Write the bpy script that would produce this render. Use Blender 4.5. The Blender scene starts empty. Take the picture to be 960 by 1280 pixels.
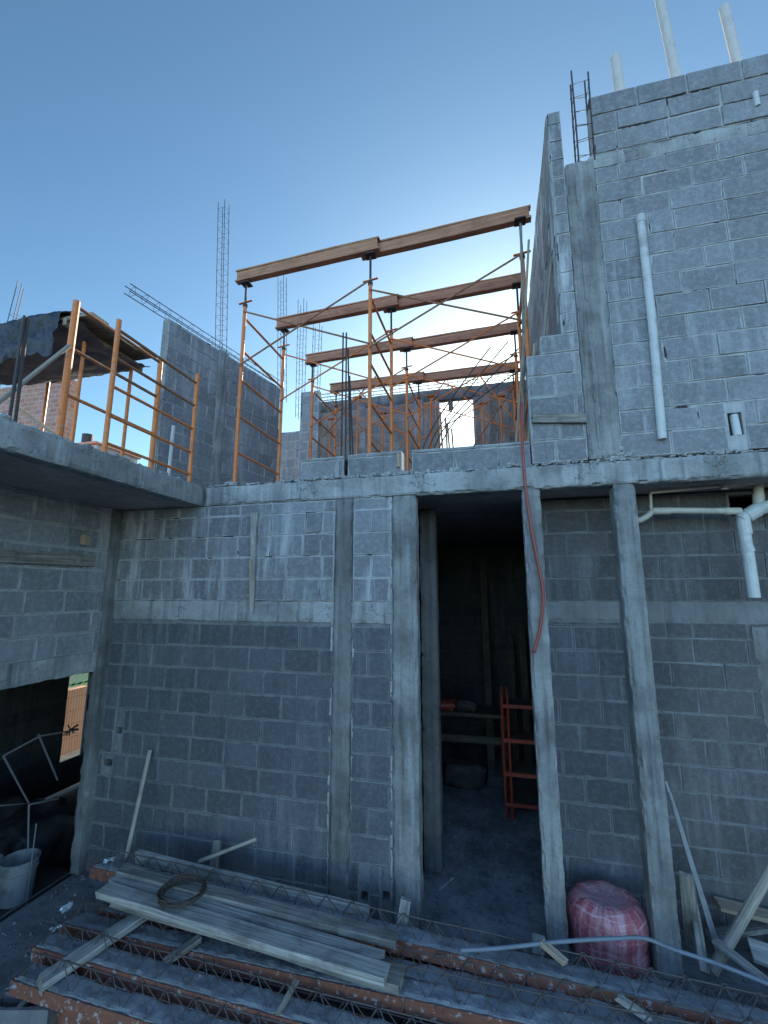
import bpy, math, random
from mathutils import Vector, Matrix, noise as mnoise
V = Vector
sc = bpy.context.scene
COL = sc.collection

# ------------------------------------------------------------------ camera frame (real position above the yard)
F, CX, CY = 560.0, 480.0, 640.0
PITCH, YAW, EYE = math.atan(100 / 560.0), math.radians(14.4), 2.65
FW = V((-math.sin(YAW) * math.cos(PITCH), math.cos(YAW) * math.cos(PITCH), math.sin(PITCH)))
RT = V((math.cos(YAW), math.sin(YAW), 0)); UP = RT.cross(FW); CAM = V((0, 0, EYE))
def ray(x, y): return FW + RT * ((x - CX) / F) - UP * ((y - CY) / F)
def onX(x, y, k): d = ray(x, y); return CAM + d * (k / d.x)
def onY(x, y, k): d = ray(x, y); return CAM + d * (k / d.y)
def onZ(x, y, k): d = ray(x, y); return CAM + d * ((k - EYE) / d.z)

# ------------------------------------------------------------------ mesh builder
class MB:
    def __init__(s): s.v = []; s.f = []; s.mi = []; s.tone = []; s.uv = []; s.uv2 = []
    def add(s, vs, fs, mi=0, tone=.5, uv=None, uv2=(1, 1)):
        b = len(s.v); s.v += [tuple(p) for p in vs]
        for k, f in enumerate(fs):
            s.f.append([b + i for i in f]); s.mi.append(mi); s.tone.append(tone)
            s.uv.append(uv[k] if uv else [(0, 0)] * len(f)); s.uv2.append(uv2)
        return s
    def build(s, name, mats, parent=None, smooth=False):
        me = bpy.data.meshes.new(name); me.from_pydata(s.v, [], s.f)
        if not isinstance(mats, (list, tuple)): mats = [mats]
        for m in mats: me.materials.append(m)
        me.polygons.foreach_set('material_index', s.mi)
        a = me.attributes.new('tone', 'FLOAT', 'FACE'); a.data.foreach_set('value', s.tone)
        u1 = me.uv_layers.new(name='uv'); u2 = me.uv_layers.new(name='uvdim')
        l1 = []; l2 = []
        for k, f in enumerate(s.f):
            for q in range(len(f)): l1 += s.uv[k][q]; l2 += s.uv2[k]
        u1.data.foreach_set('uv', l1); u2.data.foreach_set('uv', l2)
        if smooth: me.polygons.foreach_set('use_smooth', [True] * len(s.f))
        me.update()
        o = bpy.data.objects.new(name, me); COL.objects.link(o)
        if parent is not None:
            o.parent = parent
            if parent.type == 'EMPTY': o.location = -parent.location
        return o

def tag(o, label=None, cat=None, group=None, kind=None):
    if label: o['label'] = label
    if cat: o['category'] = cat
    if group: o['group'] = group
    if kind: o['kind'] = kind
    return o
def T(name, label, cat, loc=(0, 0, 0), group=None):
    o = bpy.data.objects.new(name, None); COL.objects.link(o); o.location = loc; o.empty_display_size = .1
    return tag(o, label, cat, group, 'thing')
def single(o, label, cat, group=None): return tag(o, label, cat, group, 'thing')

def frame(p0, p1, up=(0, 0, 1)):
    d = (V(p1) - V(p0)).normalized(); up = V(up)
    if abs(d.dot(up)) > .98: up = V((0, 1, 0))
    s = d.cross(up).normalized(); return d, s, s.cross(d)

def box(mb, lo, hi, bev=.004, tone=.5, mi=0, M=None, uvlong=True):
    lo, hi = V(lo), V(hi); c = (lo + hi) / 2; h = (hi - lo) / 2
    b = min(bev, min(h) * .45); vs = []; idx = {}
    for sx in (-1, 1):
        for sy in (-1, 1):
            for sz in (-1, 1):
                s = (sx, sy, sz)
                for ax in range(3):
                    p = [h[i] * s[i] - (b * s[i] if i != ax else 0) for i in range(3)]
                    idx[(s, ax)] = len(vs); vs.append(c + V(p))
    fs = []
    for ax in range(3):
        a1, a2 = (ax + 1) % 3, (ax + 2) % 3
        for sg in (-1, 1):
            q = []
            for (i, j) in ((-1, -1), (1, -1), (1, 1), (-1, 1)):
                s = [0, 0, 0]; s[ax] = sg; s[a1] = i; s[a2] = j; q.append(idx[(tuple(s), ax)])
            fs.append(q if sg > 0 else q[::-1])
    for ax in range(3):
        a1, a2 = (ax + 1) % 3, (ax + 2) % 3
        for i in (-1, 1):
            for j in (-1, 1):
                s = [0, 0, 0]; s[a1] = i; s[a2] = j; A = list(s); A[ax] = -1; B = list(s); B[ax] = 1; A, B = tuple(A), tuple(B)
                q = [idx[(A, a1)], idx[(B, a1)], idx[(B, a2)], idx[(A, a2)]]
                fs.append(q if i * j < 0 else q[::-1])
    for s in [(x, y, z) for x in (-1, 1) for y in (-1, 1) for z in (-1, 1)]:
        q = [idx[(s, 0)], idx[(s, 1)], idx[(s, 2)]]
        fs.append(q if s[0] * s[1] * s[2] > 0 else q[::-1])
    L = max(range(3), key=lambda i: h[i]); o1, o2 = (L + 1) % 3, (L + 2) % 3
    uv = [[(vs[i][L], vs[i][o1] + vs[i][o2]) for i in f] for f in fs]
    if M is not None: vs = [M @ p for p in vs]
    return mb.add(vs, fs, mi, tone, uv)

def board(mb, p0, p1, w, t, up=(0, 0, 1), bev=.003, tone=.5, mi=0, warp=.004, seed=0, seg=8, roll=0, ragged=.0):
    """a sawn board from p0 to p1: width w sideways, thickness t along up; slightly warped, uv along the grain"""
    p0, p1 = V(p0), V(p1); d, s, u = frame(p0, p1, up); Ln = (p1 - p0).length
    if roll: R = Matrix.Rotation(roll, 3, d); s = R @ s; u = R @ u
    prof = [(-w/2+bev, -t/2), (w/2-bev, -t/2), (w/2, -t/2+bev), (w/2, t/2-bev), (w/2-bev, t/2), (-w/2+bev, t/2), (-w/2, t/2-bev), (-w/2, -t/2+bev)]
    n = len(prof); vs = []; fs = []; uv = []; per = [0]
    for i in range(n):
        a, b_ = prof[i], prof[(i+1) % n]; per.append(per[-1] + math.hypot(a[0]-b_[0], a[1]-b_[1]))
    for k in range(seg + 1):
        x = Ln * k / seg
        wz = warp * mnoise.noise(V((x * 1.3 + seed * 7.1, seed * 3.3, 0))); wy = warp * mnoise.noise(V((x * 1.1, seed * 5.7, 4)))
        for i, (a, b_) in enumerate(prof):
            e = 0
            if ragged and k in (0, seg): e = ragged * mnoise.noise(V((a * 30 + seed, b_ * 30, k))) 
            ch = .0015 * mnoise.noise(V((x * 25 + i * 9, seed * 2.1, 7)))
            vs.append(p0 + d * (x + e) + s * (a + wy + ch) + u * (b_ + wz + ch))
    off = seed * 1.37
    for k in range(seg):
        for i in range(n):
            j = (i + 1) % n; fs.append([k*n+i, k*n+j, (k+1)*n+j, (k+1)*n+i])
            x0, x1 = Ln*k/seg + off, Ln*(k+1)/seg + off
            uv.append([(x0, per[i]+off), (x0, per[i+1]+off), (x1, per[i+1]+off), (x1, per[i]+off)])
    fs.append(list(range(n))[::-1]); uv.append([(prof[i][1]+off, prof[i][0]) for i in range(n)][::-1])
    fs.append([seg*n+i for i in range(n)]); uv.append([(prof[i][1]+off, prof[i][0]) for i in range(n)])
    return mb.add(vs, fs, mi, tone, uv)

def tube(mb, pts, r, n=8, tone=.5, mi=0, closed=False):
    pts = [V(p) for p in pts]; m = len(pts); rr = r if isinstance(r, (list, tuple)) else [r] * m
    vs = []; fs = []; prev = None; uv = []; acc = [0]
    for i in range(1, m): acc.append(acc[-1] + (pts[i] - pts[i-1]).length)
    for i in range(m):
        a = pts[i-1] if (i > 0 or closed) else pts[i]; b = pts[(i+1) % m] if (i < m-1 or closed) else pts[i]
        d = (b - a).normalized()
        if prev is None:
            s = d.cross(V((0, 0, 1)))
            if s.length < .1: s = d.cross(V((0, 1, 0)))
        else: s = prev - d * prev.dot(d)
        s.normalize(); prev = s; u = s.cross(d)
        for k in range(n):
            a_ = 2 * math.pi * k / n; vs.append(pts[i] + (s * math.cos(a_) + u * math.sin(a_)) * rr[i])
    R = m if closed else m - 1
    for i in range(R):
        for k in range(n):
            i2 = (i + 1) % m; fs.append([i*n+k, i2*n+k, i2*n+(k+1) % n, i*n+(k+1) % n])
            x0, x1 = acc[i], acc[i2] if i2 else acc[i] + .01
            uv.append([(x0, k/n*.2), (x1, k/n*.2), (x1, (k+1)/n*.2), (x0, (k+1)/n*.2)])
    if not closed:
        fs.append(list(range(n))); uv.append([(0, 0)] * n)
        fs.append([(m-1)*n+k for k in range(n)][::-1]); uv.append([(0, 0)] * n)
    return mb.add(vs, fs, mi, tone, uv)

def smoothpts(pts, k=6):
    pts = [V(p) for p in pts]; P = [pts[0]] + pts + [pts[-1]]; out = []
    for i in range(1, len(P) - 2):
        for j in range(k):
            t = j / k; a, b, c, d = P[i-1], P[i], P[i+1], P[i+2]
            out.append(.5 * ((2*b) + (c-a)*t + (2*a-5*b+4*c-d)*t*t + (3*b-a-3*c+d)*t**3))
    return out + [pts[-1]]

def rough(mb, lo, hi, step=.04, amp=.006, freq=9, seed=0, mi=0, tone=.5, edge=.012, M=None, skip=()):
    """a cast concrete block: subdivided box, uneven faces, worn and chipped edges"""
    lo, hi = V(lo), V(hi); c = (lo+hi)/2; h = (hi-lo)/2; off = V((seed*3.17, seed*1.31, seed*2.7))
    def disp(p):
        q = p + off
        d = mnoise.noise_vector(q * freq) * amp + mnoise.noise_vector(q * freq * 3.1) * amp * .45
        r = [h[i] - abs(p[i] - c[i]) for i in range(3)]
        near = sorted(r)
        if near[1] < .02:      # on an edge: pull inwards by an uneven amount
            k = edge * (.35 + 1.3 * max(0, mnoise.noise(q * 14)) ** 1.0 + 1.6 * max(0, mnoise.noise(q * 5) - .25))
            for i in range(3):
                if r[i] < .02: d[i] -= math.copysign(k, p[i] - c[i])
        return p + d
    for ax in range(3):
        a1, a2 = (ax+1) % 3, (ax+2) % 3
        for sg in (-1, 1):
            if (ax, sg) in skip: continue
            n1 = max(1, round(2*h[a1]/step)); n2 = max(1, round(2*h[a2]/step)); vs = []; fs = []
            for i in range(n1+1):
                for j in range(n2+1):
                    p = V((0, 0, 0)); p[ax] = c[ax]+sg*h[ax]; p[a1] = lo[a1]+2*h[a1]*i/n1; p[a2] = lo[a2]+2*h[a2]*j/n2
                    vs.append(disp(p))
            for i in range(n1):
                for j in range(n2):
                    q = [i*(n2+1)+j, (i+1)*(n2+1)+j, (i+1)*(n2+1)+j+1, i*(n2+1)+j+1]; fs.append(q if sg > 0 else q[::-1])
            if M is not None: vs = [M @ p for p in vs]
            mb.add(vs, fs, mi, tone)
    return mb

def masonry(mb, O, u, n, w, h, L=.362, H=.213, phase=.5, excl=(), thick=.12, mort=.010, proud=.004, seed=1, first=0, top_gaps=()):
    """block courses on a plane (O corner, u along, n outwards); mortar body = material 1, blocks = material 0"""
    rnd = random.Random(seed); O, u, n = V(O), V(u).normalized(), V(n).normalized(); Z = V((0, 0, 1))
    P = lambda a, b, c: O + u*a + Z*b + n*c
    xs = sorted({0, w} | {e[0] for e in excl} | {e[1] for e in excl}); zs = sorted({0, h} | {e[2] for e in excl} | {e[3] for e in excl})
    inside = lambda a, b: any(e[0] < a < e[1] and e[2] < b < e[3] for e in excl)
    flip = u.cross(Z).dot(n) < 0
    F_ = lambda q: q[::-1] if flip else q
    solid = {}
    for i in range(len(xs)-1):
        for j in range(len(zs)-1): solid[i, j] = not inside((xs[i]+xs[i+1])/2, (zs[j]+zs[j+1])/2)
    for (i, j), s in solid.items():
        if not s: continue
        a0, a1, b0, b1 = xs[i], xs[i+1], zs[j], zs[j+1]
        vs = [P(a0, b0, 0), P(a1, b0, 0), P(a1, b1, 0), P(a0, b1, 0), P(a0, b0, -thick), P(a1, b0, -thick), P(a1, b1, -thick), P(a0, b1, -thick)]
        fs = [[0, 1, 2, 3], [5, 4, 7, 6]]
        for (di, dj, q) in ((-1, 0, [4, 0, 3, 7]), (1, 0, [1, 5, 6, 2]), (0, -1, [4, 5, 1, 0]), (0, 1, [3, 2, 6, 7])):
            if not solid.get((i+di, j+dj), False): fs.append(q)
        mb.add(vs, [F_(q) for q in fs], 1, .5)
    r = 0; z = 0.0; blocks = []
    while z < h - .03:
        z1 = min(h, z + H); x = -(phase * L if (r + first) % 2 else 0) - rnd.uniform(0, .02)
        while x < w:
            Lx = L * (1 + rnd.uniform(-.025, .025))
            if rnd.random() < .05: Lx *= .5
            a0, a1 = max(0, x) , min(w, x + Lx); x += Lx
            if a1 - a0 < .035: continue
            segs = [(a0, a1)]
            for e in excl:
                new = []
                for (c0, c1) in segs:
                    if c0 < e[1] and c1 > e[0] and z < e[3] and z1 > e[2]:
                        if e[0] > c0: new.append((c0, e[0]-.012))
                        if e[1] < c1: new.append((e[1]+.012, c1))
                    else: new.append((c0, c1))
                segs = new
            blocks += [(c0, c1, z, z1) for c0, c1 in segs if c1 - c0 > .035]
        z = z1; r += 1
    for (a0, a1, z, z1) in blocks:
            m = mort/2; j = lambda s=.0025: rnd.uniform(-s, s)
            b0 = [a0+m, a1-m, z+m, z1-m]
            cs = [(b0[0]+j(), b0[2]+j()), (b0[1]+j(), b0[2]+j()), (b0[1]+j(), b0[3]+j()), (b0[0]+j(), b0[3]+j())]
            if rnd.random() < .12:
                k = rnd.randrange(4); q = cs[k]; cs[k] = (q[0] + (.02 if k in (0, 3) else -.02)*rnd.random(), q[1] + (.018 if k < 2 else -.018)*rnd.random())
            pr = proud + .0045 + rnd.uniform(-.003, .006); tl = [rnd.uniform(-.003, .003) for _ in range(4)]
            cx, cz = (b0[0]+b0[1])/2, (b0[2]+b0[3])/2; ins = .004
            vs = [P(a, b, -.02) for a, b in cs] + [P(a, b, pr-.0035+tl[k]) for k, (a, b) in enumerate(cs)] + \
                 [P(a + (ins if a < cx else -ins), b + (ins if b < cz else -ins), pr+tl[k]) for k, (a, b) in enumerate(cs)]
            fs = [[8, 9, 10, 11]]; 
            for k in range(4):
                k2 = (k+1) % 4; fs.append([4+k, 4+k2, 8+k2, 8+k]); fs.append([k, k2, 4+k2, 4+k])
            loc = [(a-a0, b-z) for a, b in cs]; loc = loc*3
            fs = [F_(q) for q in fs]
            mb.add(vs, fs, 0, rnd.random(), [[loc[i] for i in q] for q in fs], (a1-a0, z1-z))
    return mb

# ------------------------------------------------------------------ materials
class S:
    def __init__(s, name, rough=.85, spec=.3, metal=0):
        s.m = bpy.data.materials.new(name); s.m.use_nodes = True; s.nt = s.m.node_tree; s.nt.nodes.clear()
        s.out = s.n('ShaderNodeOutputMaterial'); s.b = s.n('ShaderNodeBsdfPrincipled')
        s.l(s.b.outputs[0], s.out.inputs[0]); s.b.inputs['Roughness'].default_value = rough
        s.b.inputs['Specular IOR Level'].default_value = spec; s.b.inputs['Metallic'].default_value = metal
    def n(s, t, **k):
        x = s.nt.nodes.new(t)
        for a, b in k.items(): setattr(x, a, b)
        return x
    def l(s, a, b): s.nt.links.new(a, b)
    def put(s, sock, v):
        if hasattr(v, 'links'): s.l(v, sock)
        else:
            try: sock.default_value = v
            except Exception: sock.default_value = (*v, 1)
    def pos(s, scale=(1, 1, 1)):
        g = s.n('ShaderNodeNewGeometry'); return s.scale(g.outputs['Position'], scale)
    def scale(s, vec, k):
        m = s.n('ShaderNodeVectorMath', operation='MULTIPLY'); s.put(m.inputs[0], vec); m.inputs[1].default_value = k; return m.outputs[0]
    def uv(s, name='uv'): return s.n('ShaderNodeUVMap', uv_map=name).outputs[0]
    def noise(s, vec, sc_, det=4, ro=.6, dist=0):
        x = s.n('ShaderNodeTexNoise'); s.put(x.inputs['Vector'], vec); x.inputs['Scale'].default_value = sc_
        x.inputs['Detail'].default_value = det; x.inputs['Roughness'].default_value = ro; x.inputs['Distortion'].default_value = dist; return x.outputs[0]
    def voro(s, vec, sc_, feat='F1'):
        x = s.n('ShaderNodeTexVoronoi', feature=feat); s.put(x.inputs['Vector'], vec); x.inputs['Scale'].default_value = sc_; return x.outputs['Distance']
    def rng(s, v, a, b, c=0, d=1):
        x = s.n('ShaderNodeMapRange', interpolation_type='SMOOTHSTEP'); s.put(x.inputs[0], v)
        for i, q in enumerate((a, b, c, d)): s.put(x.inputs[i+1], q)
        return x.outputs[0]
    def math(s, op, a, b=0, c=0):
        x = s.n('ShaderNodeMath', operation=op); s.put(x.inputs[0], a); s.put(x.inputs[1], b); s.put(x.inputs[2], c); return x.outputs[0]
    def mix(s, f, a, b, mode='MIX'):
        x = s.n('ShaderNodeMix', data_type='RGBA', blend_type=mode); s.put(x.inputs[0], f)
        for i, q in ((6, a), (7, b)):
            if hasattr(q, 'links'): s.l(q, x.inputs[i])
            else: x.inputs[i].default_value = (*q, 1)
        return x.outputs[2]
    def attr(s, nm): return s.n('ShaderNodeAttribute', attribute_name=nm).outputs['Fac']
    def sep(s, v): x = s.n('ShaderNodeSeparateXYZ'); s.put(x.inputs[0], v); return x.outputs
    def bump(s, h, st=.4, d=.01):
        x = s.n('ShaderNodeBump'); x.inputs['Strength'].default_value = st; x.inputs['Distance'].default_value = d; s.l(h, x.inputs['Height']); s.l(x.outputs[0], s.b.inputs['Normal'])
    def col(s, c): s.put(s.b.inputs['Base Color'], c); return s.m

def g(v, t=(1, 1, 1)): return (v*t[0], v*t[1], v*t[2])

def block_mat(name, lo, hi, tint=(1, 1, 1), mort=.42, smear=.35, streak=.3, smw=.022):
    s = S(name, .92, .2); p = s.pos(); t = s.attr('tone')
    c = s.mix(t, g(lo, tint), g(hi, tint))
    big = s.noise(p, 1.6, 5, .6); c = s.mix(s.rng(big, .35, .68), c, s.mix(.45, c, g(lo*.75, tint)))
    fine = s.noise(p, 120, 3, .7); c = s.mix(s.rng(fine, .3, .72, 0, .8), c, g(lo*.6, tint))
    med = s.noise(p, 22, 4, .65); c = s.mix(s.rng(med, .42, .72, 0, .4), c, g(hi*1.15, tint))
    # mortar smeared over the block edges
    a = s.sep(s.uv('uv')); b = s.sep(s.uv('uvdim'))
    du = s.math('MINIMUM', a[0], s.math('SUBTRACT', b[0], a[0])); dv = s.math('MINIMUM', a[1], s.math('SUBTRACT', b[1], a[1]))
    d = s.math('MINIMUM', du, dv); nz = s.noise(p, 9, 5, .65)
    lim = s.rng(nz, .36, .78, .004, smw); mk = s.rng(s.math('SUBTRACT', d, lim), .004, -.002)
    c = s.mix(s.math('MULTIPLY', mk, smear), c, g(mort, (1, .99, .96)))
    # lime streaks running down
    st = s.noise(s.pos((7, 7, .8)), 1.0, 5, .65); pt = s.noise(p, .9, 3, .5)
    k = s.math('MULTIPLY', s.rng(st, .46, .68), s.rng(pt, .42, .62)); c = s.mix(s.math('MULTIPLY', k, streak), c, g(.55, (1, 1, 1)))
    sd_ = s.noise(s.pos((5, 5, .6)), 1.7, 5, .65); c = s.mix(s.rng(sd_, .52, .74, 0, .45), c, g(lo*.55, tint))
    pit = s.rng(s.voro(p, 95), .0, .32); pit2 = s.rng(s.noise(p, 60, 3, .7), .3, .5)
    hgt = s.math('ADD', s.math('MULTIPLY', pit, .5), s.math('ADD', s.math('MULTIPLY', fine, .5), s.math('MULTIPLY', pit2, .5)))
    s.bump(hgt, .55, .006); return s.col(c)

def concrete(name, lo=.2, hi=.4, tint=(1, .985, .95), streak=.5, boards=0, pits=1.0, dirt=.5, crack=0):
    s = S(name, .88, .25); p = s.pos()
    a = s.noise(p, 2.2, 6, .65); c = s.mix(s.rng(a, .3, .7), g(lo, tint), g(hi, tint))
    st = s.noise(s.pos((16, 16, 1.2)), 1, 5, .6); c = s.mix(s.rng(st, .52, .75, 0, streak), c, g(hi*1.35, (1, 1, 1)))
    st2 = s.noise(s.pos((11, 11, .9)), 1.3, 4, .6); c = s.mix(s.rng(st2, .5, .75, 0, dirt), c, g(lo*.5, (1, .98, .9)))
    f = s.noise(p, 90, 4, .7); c = s.mix(s.rng(f, .35, .75, 0, .4), c, g(lo*.6, tint))
    v = s.voro(p, 38); sel = s.noise(p, 6, 3, .6); hole = s.math('MULTIPLY', s.rng(v, .16, .06), s.rng(sel, .50, .58))
    c = s.mix(s.math('MULTIPLY', hole, .75), c, g(.05))
    h = s.math('ADD', s.math('MULTIPLY', f, .35), s.math('ADD', s.math('MULTIPLY', s.noise(p, 18, 5, .6), .8), s.math('MULTIPLY', hole, -1.6*pits)))
    if crack:
        ve = s.n('ShaderNodeTexVoronoi', feature='DISTANCE_TO_EDGE'); s.put(ve.inputs['Vector'], s.n('ShaderNodeVectorMath', operation='ADD').outputs[0]); va = ve.inputs['Vector'].links[0].from_node
        s.put(va.inputs[0], s.pos((1, 1, 2.2))); nz = s.n('ShaderNodeTexNoise'); s.put(nz.inputs['Vector'], p); nz.inputs['Scale'].default_value = 11; nz.inputs['Detail'].default_value = 5
        s.put(va.inputs[1], s.scale(nz.outputs['Color'], (.45, .45, .45))); ve.inputs['Scale'].default_value = 2.6
        ck = s.math('MULTIPLY', s.rng(ve.outputs['Distance'], .014, .003), s.rng(s.noise(p, 3.6, 4, .7), .5, .58)); c = s.mix(s.math('MULTIPLY', ck, crack), c, g(.03))
        h = s.math('ADD', h, s.math('MULTIPLY', ck, -1.5))
    if boards:
        w = s.n('ShaderNodeTexWave', wave_type='BANDS', bands_direction='X'); s.put(w.inputs['Vector'], s.pos((1, 1, .02))); w.inputs['Scale'].default_value = boards
        w.inputs['Distortion'].default_value = 3.5; h = s.math('ADD', h, s.math('MULTIPLY', s.rng(w.outputs['Fac'], .0, .3), .35))
        c = s.mix(s.rng(w.outputs['Fac'], .2, .0, 0, .16), c, g(lo*.6, tint))
    s.bump(h, .6, .008); return s.col(c)

def wood(name, lo, hi, grain=1, rough=.8, stain=.4, cement=.0):
    s = S(name, rough, .25); u = s.uv('uv'); p = s.pos()
    gr = s.noise(s.scale(u, (2.2, 46, 1)), 1, 5, .65, .4); c = s.mix(s.rng(gr, .3, .7), lo, hi)
    bl = s.noise(p, 5, 4, .6); c = s.mix(s.rng(bl, .45, .7, 0, stain), c, tuple(x*.4 for x in lo))
    if cement:
        ce = s.noise(p, 9, 5, .7); c = s.mix(s.rng(ce, .52, .66, 0, cement), c, (.36, .36, .35))
    kn = s.voro(s.scale(u, (1, 7, 1)), 2.1); c = s.mix(s.rng(kn, .07, .03, 0, .7), c, tuple(x*.3 for x in lo))
    gr2 = s.noise(s.scale(u, (1.2, 150, 1)), 1, 3, .6); c = s.mix(s.rng(gr2, .5, .7, 0, .5), c, tuple(x*.55 for x in lo))
    s.bump(s.math('ADD', gr, gr2), .5, .004); return s.col(c)

def metal(name, base, rust=(.12, .05, .025), amt=.5, rough=.55, met=0, splash=0):
    s = S(name, rough, .4, met); p = s.pos(); a = s.noise(p, 14, 5, .65)
    c = s.mix(s.rng(a, .5, .68, 0, amt), base, rust); b = s.noise(p, 60, 3, .6); c = s.mix(s.rng(b, .5, .75, 0, .35), c, tuple(x*.5 for x in base))
    if splash:
        e = s.noise(p, 22, 4, .7); c = s.mix(s.rng(e, .56, .63, 0, splash), c, (.42, .41, .4))
    s.bump(b, .25, .003); return s.col(c)

def plastic(name, base, rough=.4, dirt=.25, dcol=(.25, .23, .2), spec=.5):
    s = S(name, rough, spec); p = s.pos(); a = s.noise(p, 7, 5, .65)
    c = s.mix(s.rng(a, .45, .72, 0, dirt), base, dcol); s.bump(s.noise(p, 30, 3, .6), .12, .004); return s.col(c)

M_LOW = block_mat('block_low_shaded', .10, .16, (.97, .99, 1.04), .28, .55, .14, .014)  # lower-wall blocks, darkened further to carry the yard's shade in their colour
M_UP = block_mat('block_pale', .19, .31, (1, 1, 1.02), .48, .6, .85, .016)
M_TOW = block_mat('block_tower', .21, .34, (1, 1, 1.02), .5, .6, .4, .014)
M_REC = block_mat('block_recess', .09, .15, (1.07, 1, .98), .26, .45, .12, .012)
M_INN = block_mat('block_inner_shaded', .05, .08, (1, 1, 1), .09, .3, .1, .012)  # blocks toned down so the rooms' darkness sits in the colour
M_INM = concrete('mortar_inner_shaded', .06, .1)  # mortar toned down with the inner blocks, same painted room shade
M_FAR = block_mat('block_far', .2, .33, (1.04, 1, .96), .42, .5, .3)
M_MORT = concrete('mortar', .24, .42, (1, .99, .96), .3, 0, .8, .5, .9)
def gappy(m):
    s_ = m.node_tree; b_ = [n for n in s_.nodes if n.type == 'BSDF_PRINCIPLED'][0]; src = b_.inputs['Base Color'].links[0].from_socket
    g_ = s_.nodes.new('ShaderNodeNewGeometry'); nz = s_.nodes.new('ShaderNodeTexNoise'); nz.inputs['Scale'].default_value = 5.5; nz.inputs['Detail'].default_value = 3
    mp = s_.nodes.new('ShaderNodeMapRange'); mp.inputs[1].default_value = .57; mp.inputs[2].default_value = .62; mx = s_.nodes.new('ShaderNodeMix'); mx.data_type = 'RGBA'; mx.inputs[7].default_value = (.04, .04, .04, 1)
    s_.links.new(g_.outputs['Position'], nz.inputs['Vector']); s_.links.new(nz.outputs[0], mp.inputs[0]); s_.links.new(mp.outputs[0], mx.inputs[0]); s_.links.new(src, mx.inputs[6]); s_.links.new(mx.outputs[2], b_.inputs['Base Color']); return m
M_GAP = gappy(concrete('open_joint_mortar', .3, .5, (1, .99, .96), .3, 0, .8, .3))
M_MORTD = concrete('mortar_dark', .14, .25, (1, .99, .97), .3, 0, .6, .5, .7)  # darker mortar for the lower, recessed and side walls
M_CON = concrete('cast_concrete', .19, .40, (1, .99, .95), .6, 0, 1.8, .75, .6)
M_CONB = concrete('boarded_concrete', .13, .31, (1, .98, .92), .55, 3.2, 1.6, .75)
M_COND = concrete('dark_concrete', .11, .24, (1, .97, .9), .4, 2.6, 1.6, .7)
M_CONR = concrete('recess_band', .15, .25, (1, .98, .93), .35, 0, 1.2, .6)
M_WIRE = metal('lattice_wire', (.085, .072, .065), (.13, .06, .04), .6, .6, .2)
M_SLABU = concrete('slab_soffit', .28, .44, (1.1, .95, .9), .2, 0, .6, .6)
M_YARD = concrete('yard_concrete', .11, .28, (1, 1, 1), .4, 0, .8, .7, .6)
M_JOIST = concrete('joist_concrete', .17, .29, (.98, 1, 1.03), .3, 0, 1.5, .6, .3)
M_PLANK = wood('grey_plank', (.13, .115, .095), (.33, .295, .25), 1, .85, .5, .3)
M_PLANKL = wood('pale_plank', (.21, .195, .17), (.47, .44, .39), 1, .85, .5, .35)
M_WOOD = wood('raw_pine', (.30, .215, .14), (.46, .36, .26), 1, .8, .3, .15)
M_BEAM = wood('painted_timber', (.32, .14, .075), (.50, .245, .135), 1, .7, .35, .12)
M_POLE = wood('stick_wood', (.22, .185, .145), (.38, .335, .27), 1, .8, .3, .1)
M_DECK = wood('deck_boards', (.20, .15, .10), (.38, .30, .21), 1, .85, .4, .3)
M_ORG = metal('orange_steel', (.66, .19, .04), (.24, .08, .03), .5, .5, 0, .22)
M_REB = metal('rusty_rebar', (.055, .045, .042), (.13, .055, .03), .7, .65, .3)
M_REDR = metal('red_steel', (.30, .035, .018), (.10, .025, .018), .6, .5, 0, .1)
M_REDJ = metal('red_channel', (.23, .085, .052), (.10, .05, .038), .8, .8, 0, .75)
M_BRACE = metal('brace_steel', (.30, .13, .055), (.12, .06, .035), .6, .6, 0, .2)
M_GALV = metal('galvanized', (.35, .37, .38), (.2, .2, .2), .4, .45, .6)
M_PVC = plastic('pvc_white', (.5, .5, .47), .45, .65)
M_PVCB = plastic('pvc_cream', (.5, .45, .36), .45, .6)
M_HOSE = plastic('red_hose', (.27, .045, .03), .45, .3, (.1, .03, .02))
M_COND_P = plastic('grey_conduit', (.15, .175, .205), .55, .5, (.10, .10, .10))
M_TARP = plastic('tarp', (.015, .018, .024), .6, .2, (.04, .044, .05))
M_BUCK = plastic('bucket_plastic', (.22, .235, .235), .6, .8, (.09, .09, .08))
M_FOIL = S('foil', .3, .6, .5).col((.75, .77, .8))
M_DARK = plastic('dark_stuff', (.03, .028, .026), .7, .4, (.07, .06, .05))
M_GREEN = plastic('green_sheet', (.04, .7, .12), .5, .1, (.02, .2, .04))
M_INWOOD = wood('board_inner_shaded', (.05, .042, .032), (.11, .09, .065), 1, .85, .4)  # wood with the rooms' darkness put into its colour
M_INCOL = concrete('concrete_inner_shaded', .08, .16, (1, .97, .92), .3, 2.6, 1, .6)  # inner column's shade is put into this concrete colour
M_BRICK = None
def brick():
    s = S('red_brick', .9, .2); p = s.pos(); x = s.n('ShaderNodeTexBrick'); s.put(x.inputs['Vector'], s.uv('uv')); x.inputs['Scale'].default_value = 1
    x.inputs['Brick Width'].default_value = .24; x.inputs['Row Height'].default_value = .12; x.inputs['Mortar Size'].default_value = .008
    x.inputs['Color1'].default_value = (.36, .15, .10, 1); x.inputs['Color2'].default_value = (.46, .22, .16, 1); x.inputs['Mortar'].default_value = (.45, .36, .31, 1)
    c = s.mix(s.rng(s.noise(p, 3, 5, .6), .4, .7, 0, .4), x.outputs['Color'], (.52, .36, .30)); s.bump(x.outputs['Fac'], -.4, .006); return s.col(c)
M_BRICK = brick()
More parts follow.
